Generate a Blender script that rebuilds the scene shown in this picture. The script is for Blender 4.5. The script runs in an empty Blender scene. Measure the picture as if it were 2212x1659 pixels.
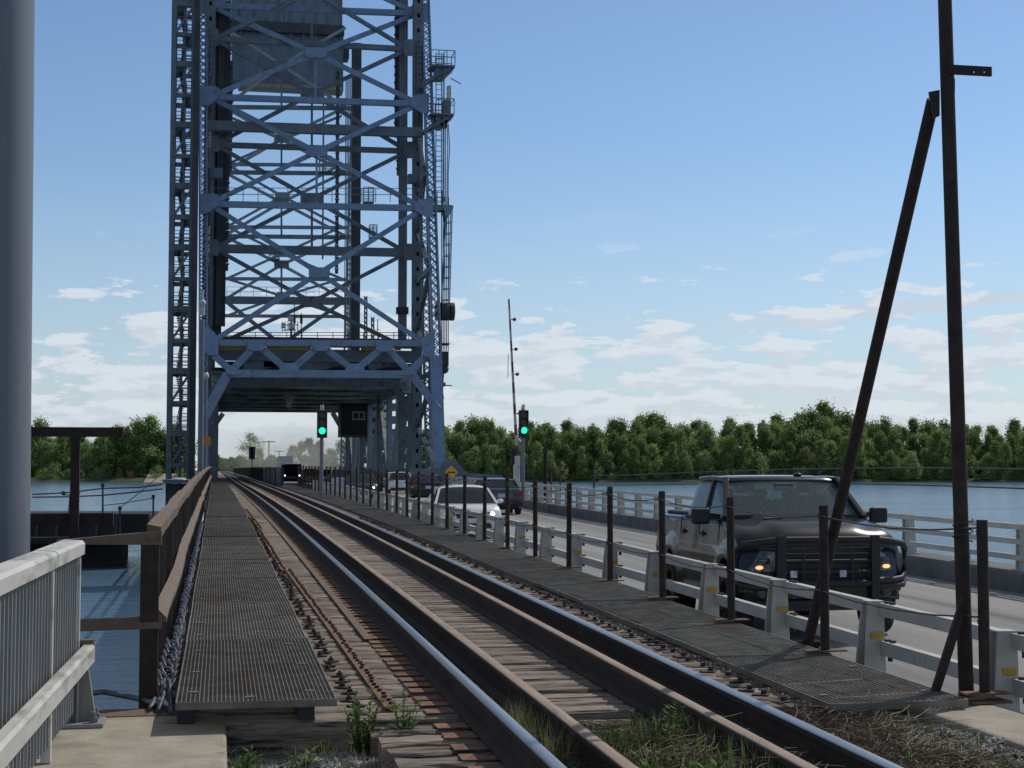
import bpy, bmesh, math, random
from mathutils import Vector, Matrix, noise
random.seed(7)
R = math.radians
scene = bpy.context.scene
COL = scene.collection

# ------------------------------------------------------------------ camera
FPX, CX, CY = 1500.0, 512.0, 384.0
VPX, VPY = 217.0, 469.5
CAM = Vector((0, 0, 1.56))
PITCH = math.atan((VPY - CY) / FPX)
YAW = math.atan((CX - VPX) / FPX * math.cos(PITCH))
cd = bpy.data.cameras.new('camera'); cam = bpy.data.objects.new('camera', cd); COL.objects.link(cam)
cam.location = CAM
cam.rotation_euler = (math.pi / 2 + PITCH, 0, -YAW)
cd.sensor_width = 36.0; cd.lens = 36.0 * FPX / 1024.0
cd.clip_start = 0.1; cd.clip_end = 9000
scene.camera = cam
FW = Vector((math.sin(YAW) * math.cos(PITCH), math.cos(YAW) * math.cos(PITCH), math.sin(PITCH)))
RT = Vector((math.cos(YAW), -math.sin(YAW), 0)); UP = RT.cross(FW)

def ray(dx, dy):
    x, y = dx / 2212 * 1024, dy / 2212 * 1024
    return FW + RT * ((x - CX) / FPX) - UP * ((y - CY) / FPX)
def at(dx, dy, Y):                       # point of the vertical plane at distance Y
    r = ray(dx, dy); return CAM + r * (Y / r.y)
def xat(dx, Y): return at(dx, 1014, Y).x
TS = 0.385
def atf(dx, dy):                         # point of the tower's inclined land side
    r = ray(dx, dy); k = r.z / r.y
    return CAM + r * ((98.0 / (1 - TS * k)) / r.y)

# ------------------------------------------------------------------ light
SUN_EL, SUN_AZ = R(48), math.atan2(0.85, 0.5)     # azimuth from +Y towards +X
sd = Vector((math.sin(SUN_AZ) * math.cos(SUN_EL), math.cos(SUN_AZ) * math.cos(SUN_EL), math.sin(SUN_EL)))
sl = bpy.data.lights.new('sun', 'SUN'); sl.energy = 3.5; sl.angle = R(0.5); sl.color = (1, 0.95, 0.87)
so = bpy.data.objects.new('sun', sl); COL.objects.link(so)
so.rotation_euler = (-sd).to_track_quat('-Z', 'Y').to_euler()
so.location = (0, 0, 80)
W = bpy.data.worlds.new('World'); scene.world = W; W.use_nodes = True
def build_world():
    nt = W.node_tree; nt.nodes.clear(); N = nt.nodes.new; L = nt.links.new
    out = N('ShaderNodeOutputWorld'); bg = N('ShaderNodeBackground'); L(bg.outputs[0], out.inputs[0])
    sky = N('ShaderNodeTexSky'); sky.sky_type = 'NISHITA'; sky.sun_disc = False
    sky.sun_elevation = SUN_EL; sky.sun_rotation = SUN_AZ
    sky.altitude = 50; sky.air_density = 1.0; sky.dust_density = 0.3; sky.ozone_density = 3.0
    tc = N('ShaderNodeTexCoord'); sep = N('ShaderNodeSeparateXYZ'); L(tc.outputs['Generated'], sep.inputs[0])
    def M(op, a, b=None, c=None):
        n = N('ShaderNodeMath'); n.operation = op
        for i, v in enumerate((a, b, c)):
            if v is None: continue
            if isinstance(v, (int, float)): n.inputs[i].default_value = v
            else: L(v, n.inputs[i])
        return n.outputs[0]
    def ramp(v, a, b, lo=0.0, hi=1.0):
        n = N('ShaderNodeMapRange'); n.interpolation_type = 'SMOOTHSTEP'
        L(v, n.inputs[0]); n.inputs[1].default_value = a; n.inputs[2].default_value = b
        n.inputs[3].default_value = lo; n.inputs[4].default_value = hi; return n.outputs[0]
    z = M('MAXIMUM', sep.outputs[2], 0.0)
    comb = N('ShaderNodeCombineXYZ')
    L(sep.outputs[0], comb.inputs[0]); L(sep.outputs[1], comb.inputs[1]); L(M('MULTIPLY', z, 3.4), comb.inputs[2])
    def nz(scale, det, rough, vec, off):
        ad = N('ShaderNodeVectorMath'); ad.operation = 'ADD'; L(vec, ad.inputs[0]); ad.inputs[1].default_value = off
        n = N('ShaderNodeTexNoise'); n.inputs['Scale'].default_value = scale; n.inputs['Detail'].default_value = det
        n.inputs['Roughness'].default_value = rough; L(ad.outputs[0], n.inputs['Vector']); return n.outputs[0]
    big = nz(21.0, 8, 0.58, comb.outputs[0], (3.1, 1.7, 0.4))
    up = N('ShaderNodeVectorMath'); up.operation = 'ADD'; L(comb.outputs[0], up.inputs[0]); up.inputs[1].default_value = (0.004, 0.002, 0.02)
    big2 = nz(21.0, 8, 0.58, up.outputs[0], (3.1, 1.7, 0.4))
    low = ramp(z, 0.155, 0.05, 0.0, 1.0)                  # cumulus keep low
    thr = M('ADD', big, M('MULTIPLY', low, 0.175))
    cum = M('MULTIPLY', ramp(thr, 0.60, 0.65), M('MULTIPLY', ramp(z, 0.165, 0.105), ramp(z, 0.0, 0.05, 0.3, 1.0)))
    # wisps
    c2 = N('ShaderNodeCombineXYZ'); L(M('MULTIPLY', sep.outputs[0], 0.55), c2.inputs[0]); L(M('MULTIPLY', sep.outputs[1], 0.55), c2.inputs[1])
    L(M('MULTIPLY', M('SUBTRACT', z, M('MULTIPLY', sep.outputs[0], 0.08)), 8.0), c2.inputs[2])
    wis = M('MULTIPLY', ramp(nz(6.0, 6, 0.5, c2.outputs[0], (0.3, 5.2, 2.0)), 0.60, 0.80), ramp(z, 0.19, 0.12, 0.0, 0.45))
    r1, r2 = ray(1480, 716), ray(2212, 640); u1, v1, u2, v2 = r1.x / r1.y, r1.z / r1.y, r2.x / r2.y, r2.z / r2.y
    yy = M('MAXIMUM', sep.outputs[1], 0.05); uu = M('DIVIDE', sep.outputs[0], yy); vv = M('DIVIDE', sep.outputs[2], yy)
    lin = M('ADD', M('MULTIPLY', M('SUBTRACT', uu, u1), (v2 - v1) / (u2 - u1)), v1)
    dv = M('ABSOLUTE', M('ADD', M('SUBTRACT', vv, lin), M('MULTIPLY', M('SUBTRACT', nz(30.0, 4, 0.55, comb.outputs[0], (2.0, 8.0, 1.0)), 0.5), 0.022)))
    streak = M('MULTIPLY', ramp(dv, 0.0085, 0.0015), M('MULTIPLY', ramp(uu, u1 - 0.02, u1 + 0.14), ramp(sep.outputs[1], 0.1, 0.2)))
    wis = M('MAXIMUM', wis, M('MULTIPLY', streak, 0.8))
    haze = ramp(z, 0.22, 0.0, 0.0, 0.6)
    shade = ramp(M('SUBTRACT', big2, big), -0.07, 0.07, 1.0, 0.86)
    white = N('ShaderNodeCombineColor')
    L(M('MULTIPLY', shade, 7.3), white.inputs[0]); L(M('MULTIPLY', shade, 7.75), white.inputs[1]); L(M('MULTIPLY', M('POWER', shade, 0.7), 8.3), white.inputs[2])
    def mix(f, a, b):
        n = N('ShaderNodeMix'); n.data_type = 'RGBA'
        L(f, n.inputs[0])
        if isinstance(a, tuple): n.inputs[6].default_value = a
        else: L(a, n.inputs[6])
        if isinstance(b, tuple): n.inputs[7].default_value = b
        else: L(b, n.inputs[7])
        return n.outputs[2]
    tint = N('ShaderNodeMix'); tint.data_type = 'RGBA'; tint.blend_type = 'MULTIPLY'; tint.inputs[0].default_value = 1.0
    L(sky.outputs[0], tint.inputs[6]); tint.inputs[7].default_value = (0.97, 1.04, 1.10, 1)
    c = mix(haze, tint.outputs[2], (4.9, 5.8, 6.8, 1))
    c = mix(ramp(z, 0.36, 0.62, 0.0, 0.75), c, (2.6, 2.75, 2.9, 1))           # added grey-white veil above the view, makes shadows less blue
    c = mix(wis, c, (5.8, 6.4, 7.2, 1))
    c = mix(M('MULTIPLY', cum, 0.78), c, white.outputs[0])
    L(c, bg.inputs[0]); bg.inputs[1].default_value = 0.128
build_world()
scene.view_settings.view_transform = 'Standard'; scene.view_settings.look = 'None'
scene.view_settings.exposure = -0.35; scene.view_settings.gamma = 1.0
scene.cycles.max_bounces = 6; scene.cycles.transparent_max_bounces = 12
scene.cycles.sample_clamp_indirect = 4.0

# ------------------------------------------------------------------ materials
def mk(name, c1, c2=None, scale=4.0, rough=0.6, metal=0.0, bump=0.0, bscale=None, detail=6, stretch=(1, 1, 1),
       lo=0.35, hi=0.65, rand=0.0, spec=0.5, c3=None, s3=1.0, l3=0.55, h3=0.7, coat=0.0):
    m = bpy.data.materials.new(name); m.use_nodes = True
    nt = m.node_tree; N = nt.nodes.new; L = nt.links.new
    b = nt.nodes['Principled BSDF']
    b.inputs['Roughness'].default_value = rough; b.inputs['Metallic'].default_value = metal
    b.inputs['Specular IOR Level'].default_value = spec
    if coat: b.inputs['Coat Weight'].default_value = coat; b.inputs['Coat Roughness'].default_value = 0.04
    tc = N('ShaderNodeTexCoord'); oi = N('ShaderNodeObjectInfo')
    mp = N('ShaderNodeMapping'); mp.inputs['Scale'].default_value = stretch
    ad = N('ShaderNodeVectorMath'); ad.operation = 'MULTIPLY_ADD'
    cmb = N('ShaderNodeCombineXYZ')
    for i in range(3): L(oi.outputs['Random'], cmb.inputs[i])
    L(cmb.outputs[0], ad.inputs[0]); ad.inputs[1].default_value = (37.0, 61.0, 23.0)
    L(tc.outputs['Object'], mp.inputs[0]); L(mp.outputs[0], ad.inputs[2])
    vec = ad.outputs[0]
    def noise_(sc, det=detail):
        n = N('ShaderNodeTexNoise'); n.inputs['Scale'].default_value = sc; n.inputs['Detail'].default_value = det
        n.inputs['Roughness'].default_value = 0.6; L(vec, n.inputs['Vector']); return n.outputs[0]
    def rng(v, a, c):
        n = N('ShaderNodeMapRange'); L(v, n.inputs[0]); n.inputs[1].default_value = a; n.inputs[2].default_value = c; return n.outputs[0]
    def mix(f, a, c):
        n = N('ShaderNodeMix'); n.data_type = 'RGBA'; L(f, n.inputs[0])
        for i, v in ((6, a), (7, c)):
            if isinstance(v, tuple): n.inputs[i].default_value = (*v[:3], 1)
            else: L(v, n.inputs[i])
        return n.outputs[2]
    col = None
    if c2 is not None:
        col = mix(rng(noise_(scale), lo, hi), c1, c2)
        if c3 is not None: col = mix(rng(noise_(s3), l3, h3), col, c3)
    else:
        b.inputs['Base Color'].default_value = (*c1, 1)
    if rand and col is not None:
        hv = N('ShaderNodeHueSaturation'); L(col, hv.inputs['Color'])
        mr = N('ShaderNodeMapRange'); L(oi.outputs['Random'], mr.inputs[0]); mr.inputs[3].default_value = 1 - rand; mr.inputs[4].default_value = 1 + rand
        L(mr.outputs[0], hv.inputs['Value']); col = hv.outputs[0]
    if col is not None: L(col, b.inputs['Base Color'])
    if bump:
        bp = N('ShaderNodeBump'); bp.inputs['Strength'].default_value = bump; bp.inputs['Distance'].default_value = 0.02
        L(noise_(bscale or scale * 3), bp.inputs['Height']); L(bp.outputs[0], b.inputs['Normal'])
    return m
def emit(name, c, s):
    m = mk(name, c); b = m.node_tree.nodes['Principled BSDF']
    b.inputs['Emission Color'].default_value = (*c, 1); b.inputs['Emission Strength'].default_value = s; return m

M = {}
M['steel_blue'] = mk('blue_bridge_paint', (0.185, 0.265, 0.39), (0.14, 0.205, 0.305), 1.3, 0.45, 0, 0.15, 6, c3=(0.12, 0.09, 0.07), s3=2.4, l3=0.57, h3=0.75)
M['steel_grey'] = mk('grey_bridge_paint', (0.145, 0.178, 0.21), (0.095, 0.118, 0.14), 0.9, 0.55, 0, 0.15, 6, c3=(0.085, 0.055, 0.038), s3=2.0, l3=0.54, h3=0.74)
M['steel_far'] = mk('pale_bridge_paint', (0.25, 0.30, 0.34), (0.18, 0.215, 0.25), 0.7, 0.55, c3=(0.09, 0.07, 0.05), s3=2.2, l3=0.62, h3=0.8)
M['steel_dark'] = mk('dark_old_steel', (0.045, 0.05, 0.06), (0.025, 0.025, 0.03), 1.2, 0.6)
M['span_under'] = mk('weathered_span_paint', (0.42, 0.46, 0.45), (0.16, 0.15, 0.13), 1.6, 0.7, 0, 0.1, 5, stretch=(0.4, 1, 1))
M['weight'] = mk('counterweight_paint', (0.155, 0.20, 0.25), (0.11, 0.145, 0.185), 0.5, 0.6, stretch=(2, 1, 0.25), c3=(0.07, 0.06, 0.05), s3=1.1)
M['yellow_pipe'] = mk('yellow_paint', (0.45, 0.30, 0.03), (0.30, 0.20, 0.03), 2, 0.5)
M['rust'] = mk('rusty_steel', (0.046, 0.027, 0.02), (0.02, 0.014, 0.012), 9, 0.8, 0.0, 0.35, 60, c3=(0.08, 0.04, 0.023), s3=5, l3=0.58, h3=0.78)
M['rust_brown'] = mk('brown_weathering_steel', (0.17, 0.118, 0.08), (0.125, 0.083, 0.056), 5, 0.75, 0, 0.25, 50, c3=(0.06, 0.035, 0.028), s3=14, l3=0.6, h3=0.75)
M['rust_bright'] = mk('orange_rusty_steel', (0.23, 0.125, 0.075), (0.125, 0.068, 0.042), 14, 0.85, 0, 0.35, 70, c3=(0.07, 0.035, 0.022), s3=30, l3=0.58, h3=0.75, rand=0.2)
M['rail_rust'] = mk('rail_side_rust', (0.06, 0.038, 0.028), (0.032, 0.022, 0.018), 7, 0.85, 0, 0.3, 60, stretch=(1, 0.25, 1))
M['guard_top'] = mk('guard_rail_top_rust', (0.34, 0.255, 0.195), (0.25, 0.17, 0.12), 6, 0.7, 0, 0.2, 80, stretch=(3, 0.3, 1), c3=(0.09, 0.05, 0.035), s3=9, l3=0.6, h3=0.8)
M['rail_top'] = mk('polished_rail_head', (0.40, 0.41, 0.42), (0.30, 0.305, 0.315), 8, 0.36, 0.9, 0.03, 60, stretch=(20, 0.08, 1))
M['wood'] = mk('weathered_timber', (0.385, 0.318, 0.265), (0.16, 0.126, 0.102), 5, 0.9, 0, 0.9, 9, stretch=(0.7, 13, 9), lo=0.36, hi=0.62, rand=0.3, c3=(0.03, 0.022, 0.018), s3=2.6, l3=0.56, h3=0.66)
M['grating'] = mk('galvanised_grating', (0.24, 0.222, 0.18), (0.13, 0.12, 0.098), 6, 0.6, 0.1, c3=(0.15, 0.095, 0.055), s3=2.2, l3=0.52, h3=0.72, rand=0.24)
M['bolt'] = mk('dark_bolt', (0.035, 0.026, 0.022), (0.06, 0.04, 0.03), 20, 0.7)
M['gravel'] = mk('crushed_stone', (0.34, 0.33, 0.31), (0.16, 0.157, 0.15), 5, 0.9, 0, 0.3, 80, rand=0.0)
M['soil'] = mk('dark_stony_soil', (0.115, 0.10, 0.08), (0.05, 0.043, 0.036), 9, 0.95, 0, 0.8, 60)
M['concrete'] = mk('worn_concrete', (0.39, 0.345, 0.275), (0.28, 0.245, 0.19), 4.5, 0.9, 0, 0.4, 70, c3=(0.17, 0.13, 0.09), s3=1.6, l3=0.54, h3=0.8)
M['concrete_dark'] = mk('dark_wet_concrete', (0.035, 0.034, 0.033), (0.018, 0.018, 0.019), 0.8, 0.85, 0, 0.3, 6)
M['kerb'] = mk('kerb_concrete', (0.17, 0.165, 0.16), (0.10, 0.098, 0.095), 2, 0.9, 0, 0.3, 40)
M['asphalt'] = mk('worn_asphalt', (0.30, 0.29, 0.272), (0.20, 0.196, 0.188), 1.3, 0.9, 0, 0.35, 120, stretch=(1, 0.035, 1), c3=(0.12, 0.118, 0.115), s3=0.8, l3=0.56, h3=0.72)
M['white_line'] = mk('worn_white_paint', (0.62, 0.62, 0.60), (0.38, 0.38, 0.37), 6, 0.8)
M['yellow_line'] = mk('worn_yellow_paint', (0.62, 0.44, 0.13), (0.40, 0.33, 0.18), 6, 0.8)
M['galv'] = mk('galvanised_steel', (0.62, 0.60, 0.54), (0.50, 0.485, 0.44), 3, 0.5, 0.05, 0.06, 40, stretch=(1, 0.3, 1), c3=(0.27, 0.255, 0.22), s3=5.0, l3=0.5, h3=0.66)
M['galv_pole'] = mk('grey_blue_pole', (0.17, 0.185, 0.212), (0.15, 0.163, 0.19), 2.5, 0.5, 0.0, 0.05, 30, stretch=(1, 1, 0.12), c3=(0.21, 0.225, 0.25), s3=9, l3=.56, h3=.8)
M['galv_bar'] = mk('dull_galvanised_bar', (0.27, 0.268, 0.25), (0.19, 0.19, 0.18), 5, 0.55, 0.0, stretch=(1, 1, .3))
M['guard_white'] = mk('dirty_white_guardrail', (0.52, 0.505, 0.45), (0.42, 0.405, 0.36), 2.2, 0.6, 0.1, 0.08, 30, c3=(0.25, 0.22, 0.18), s3=5, l3=0.6, h3=0.78)
M['reflector'] = mk('yellow_reflector', (0.55, 0.32, 0.035), (0.40, 0.24, 0.04), 22, 0.4)
M['wire'] = mk('dark_wire', (0.03, 0.024, 0.02), (0.06, 0.05, 0.045), 20, 0.6)
M['cable'] = mk('grey_cable', (0.17, 0.18, 0.20), (0.08, 0.085, 0.095), 14, 0.5, 0.4)
M['black'] = mk('black_plastic', (0.012, 0.012, 0.013), (0.02, 0.02, 0.021), 10, 0.55)
M['tyre'] = mk('black_rubber', (0.016, 0.016, 0.016), (0.025, 0.024, 0.023), 10, 0.85)
M['rim'] = mk('wheel_metal', (0.22, 0.22, 0.23), (0.14, 0.14, 0.15), 5, 0.35, 0.8)
M['glass'] = mk('tinted_glass', (0.012, 0.016, 0.02), None, rough=0.03, spec=0.9)
M['paint_black'] = mk('black_car_paint', (0.009, 0.009, 0.0105), (0.012, 0.012, 0.0135), 3, 0.28, 0.0, spec=0.25, coat=0.6)
M['paint_darkgrey'] = mk('dark_grey_car_paint', (0.045, 0.048, 0.056), (0.052, 0.055, 0.064), 3, 0.35, 0.4, coat=1.0)
M['paint_navy'] = mk('navy_car_paint', (0.02, 0.026, 0.045), (0.024, 0.03, 0.05), 3, 0.35, 0.4, coat=1.0)
M['paint_white'] = mk('white_car_paint', (0.74, 0.75, 0.76), (0.68, 0.69, 0.70), 3, 0.35, coat=1.0)
M['paint_red'] = mk('maroon_car_paint', (0.09, 0.025, 0.022), (0.11, 0.03, 0.027), 3, 0.35, 0.2, coat=1.0)
M['chrome'] = mk('chrome', (0.6, 0.6, 0.62), None, rough=0.15, metal=1.0)
M['lamp_glass'] = mk('clear_lamp_lens', (0.16, 0.165, 0.18), (0.04, 0.04, 0.045), 14, 0.06, 0.5)
M['lamp_on'] = emit('warm_lit_lamp', (1.0, 0.52, 0.22), 1.6)
M['lamp_and_glint'] = emit('white_lamp_and_glint', (1.0, 0.95, 0.88), 9.0)
M['tail'] = mk('red_tail_lens', (0.25, 0.02, 0.02), (0.18, 0.015, 0.015), 8, 0.15)
M['plate'] = mk('number_plate', (0.6, 0.62, 0.66), (0.35, 0.38, 0.46), 18, 0.5)
M['green_on'] = emit('lit_green_signal', (0.02, 1.0, 0.55), 1.6)
M['lens_off'] = mk('unlit_signal_lens', (0.05, 0.012, 0.01), (0.03, 0.01, 0.01), 5, 0.25)
M['red_paint'] = mk('red_stripe_paint', (0.24, 0.045, 0.035), (0.17, 0.038, 0.03), 8, 0.5)
M['white_paint'] = mk('white_stripe_paint', (0.5, 0.5, 0.49), (0.40, 0.40, 0.40), 8, 0.5)
M['sign_yellow'] = mk('yellow_sign_face', (0.72, 0.42, 0.03), (0.62, 0.36, 0.03), 4, 0.45)
M['orange'] = mk('orange_sign_face', (0.60, 0.20, 0.03), (0.50, 0.17, 0.03), 4, 0.5)
M['cabin'] = mk('brown_cabin_cladding', (0.05, 0.04, 0.038), (0.032, 0.027, 0.026), 3, 0.7, stretch=(4, 4, 0.2))
M['window'] = mk('cabin_window_glass', (0.03, 0.035, 0.04), None, rough=0.05, spec=0.8)
M['bark'] = mk('grey_bark', (0.10, 0.085, 0.07), (0.055, 0.045, 0.038), 3, 0.95, stretch=(1, 1, 0.3))
M['seat'] = mk('dark_seat_cloth', (0.03, 0.03, 0.032), (0.02, 0.02, 0.022), 8, 0.9)
M['trailer'] = mk('pale_trailer_panel', (0.36, 0.37, 0.38), (0.30, 0.31, 0.32), 1.0, 0.6)
M['panel_dark'] = mk('dark_steel_panel', (0.035, 0.04, 0.048), (0.02, 0.022, 0.026), 1.2, 0.6, stretch=(1, 0.1, 3))

def leafmat(name, c1, c2, scale=0.35, trans=0.35, rand=0.25):
    m = bpy.data.materials.new(name); m.use_nodes = True
    nt = m.node_tree; N = nt.nodes.new; L = nt.links.new
    b = nt.nodes['Principled BSDF']; b.inputs['Roughness'].default_value = 0.65; b.inputs['Specular IOR Level'].default_value = 0.25
    tc = N('ShaderNodeTexCoord'); oi = N('ShaderNodeObjectInfo')
    n = N('ShaderNodeTexNoise'); n.inputs['Scale'].default_value = scale; n.inputs['Detail'].default_value = 5
    L(tc.outputs['Object'], n.inputs['Vector'])
    mr = N('ShaderNodeMapRange'); L(n.outputs[0], mr.inputs[0]); mr.inputs[1].default_value = 0.35; mr.inputs[2].default_value = 0.65
    mx = N('ShaderNodeMix'); mx.data_type = 'RGBA'; L(mr.outputs[0], mx.inputs[0])
    mx.inputs[6].default_value = (*c1, 1); mx.inputs[7].default_value = (*c2, 1)
    hv = N('ShaderNodeHueSaturation'); L(mx.outputs[2], hv.inputs['Color'])
    m2 = N('ShaderNodeMapRange'); L(oi.outputs['Random'], m2.inputs[0]); m2.inputs[3].default_value = 1 - rand; m2.inputs[4].default_value = 1 + rand
    L(m2.outputs[0], hv.inputs['Value'])
    L(hv.outputs[0], b.inputs['Base Color'])
    tr = N('ShaderNodeBsdfTranslucent'); L(hv.outputs[0], tr.inputs[0])
    ms = N('ShaderNodeMixShader'); ms.inputs[0].default_value = trans
    L(b.outputs[0], ms.inputs[1]); L(tr.outputs[0], ms.inputs[2])
    L(ms.outputs[0], nt.nodes['Material Output'].inputs[0])
    return m
M['leaf_dark'] = leafmat('dark_green_leaves', (0.16, 0.23, 0.075), (0.22, 0.30, 0.10), trans=.5)
M['leaf_mid'] = leafmat('mid_green_leaves', (0.215, 0.29, 0.095), (0.28, 0.36, 0.125), trans=.5)
M['leaf_light'] = leafmat('light_green_leaves', (0.25, 0.31, 0.12), (0.30, 0.37, 0.15), trans=.5)
M['leaf_weed'] = leafmat('weed_leaves', (0.09, 0.17, 0.03), (0.13, 0.21, 0.05), 8, 0.4)
M['grass'] = leafmat('grass_blades', (0.13, 0.17, 0.055), (0.27, 0.25, 0.13), 4, 0.4)
M['dry'] = leafmat('dry_twigs', (0.20, 0.15, 0.10), (0.09, 0.065, 0.045), 6, 0.1)

def glass_clear():
    m = bpy.data.materials.new('clear_windscreen'); m.use_nodes = True
    nt = m.node_tree; N = nt.nodes.new; L = nt.links.new
    tr = N('ShaderNodeBsdfTransparent'); tr.inputs[0].default_value = (0.55, 0.66, 0.66, 1)
    g = N('ShaderNodeBsdfGlossy'); g.inputs[1].default_value = 0.06
    f = N('ShaderNodeFresnel'); f.inputs[0].default_value = 1.5
    mr = N('ShaderNodeMath'); mr.operation = 'MULTIPLY_ADD'; L(f.outputs[0], mr.inputs[0]); mr.inputs[1].default_value = 1.0; mr.inputs[2].default_value = 0.05
    ms = N('ShaderNodeMixShader'); L(mr.outputs[0], ms.inputs[0]); L(tr.outputs[0], ms.inputs[1]); L(g.outputs[0], ms.inputs[2])
    df = N('ShaderNodeBsdfDiffuse'); df.inputs[0].default_value = (0.40, 0.50, 0.51, 1)
    no = N('ShaderNodeTexNoise'); no.inputs['Scale'].default_value = 60; no.inputs['Detail'].default_value = 3
    tc = N('ShaderNodeTexCoord'); L(tc.outputs['Object'], no.inputs['Vector'])
    m2 = N('ShaderNodeMapRange'); L(no.outputs[0], m2.inputs[0]); m2.inputs[1].default_value = 0.60; m2.inputs[2].default_value = 0.70; m2.inputs[3].default_value = 0.13; m2.inputs[4].default_value = 0.55
    ms2 = N('ShaderNodeMixShader'); L(m2.outputs[0], ms2.inputs[0]); L(ms.outputs[0], ms2.inputs[1]); L(df.outputs[0], ms2.inputs[2])
    L(ms2.outputs[0], nt.nodes['Material Output'].inputs[0]); return m
M['glass_clear'] = glass_clear()

def watermat():
    m = bpy.data.materials.new('river_water'); m.use_nodes = True
    nt = m.node_tree; N = nt.nodes.new; L = nt.links.new
    b = nt.nodes['Principled BSDF']; b.inputs['Base Color'].default_value = (0.10, 0.185, 0.26, 1)
    b.inputs['Roughness'].default_value = 0.12; b.inputs['IOR'].default_value = 1.33
    tc = N('ShaderNodeTexCoord'); mp = N('ShaderNodeMapping'); mp.inputs['Rotation'].default_value = (0, 0, R(20)); mp.inputs['Scale'].default_value = (0.5, 1.4, 1)
    L(tc.outputs['Object'], mp.inputs[0])
    n1 = N('ShaderNodeTexNoise'); n1.inputs['Scale'].default_value = 0.9; n1.inputs['Detail'].default_value = 7; n1.inputs['Roughness'].default_value = 0.62
    n2 = N('ShaderNodeTexNoise'); n2.inputs['Scale'].default_value = 0.04; n2.inputs['Detail'].default_value = 3
    L(mp.outputs[0], n1.inputs['Vector']); L(mp.outputs[0], n2.inputs['Vector'])
    ml = N('ShaderNodeMath'); ml.operation = 'MULTIPLY'; L(n1.outputs[0], ml.inputs[0])
    mr = N('ShaderNodeMapRange'); L(n2.outputs[0], mr.inputs[0]); mr.inputs[1].default_value = 0.3; mr.inputs[2].default_value = 0.7; mr.inputs[3].default_value = 0.5; mr.inputs[4].default_value = 1.2
    L(mr.outputs[0], ml.inputs[1])
    bp = N('ShaderNodeBump'); bp.inputs['Strength'].default_value = 0.65; bp.inputs['Distance'].default_value = 0.24
    L(ml.outputs[0], bp.inputs['Height']); L(bp.outputs[0], b.inputs['Normal'])
    return m
M['water'] = watermat()

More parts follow.
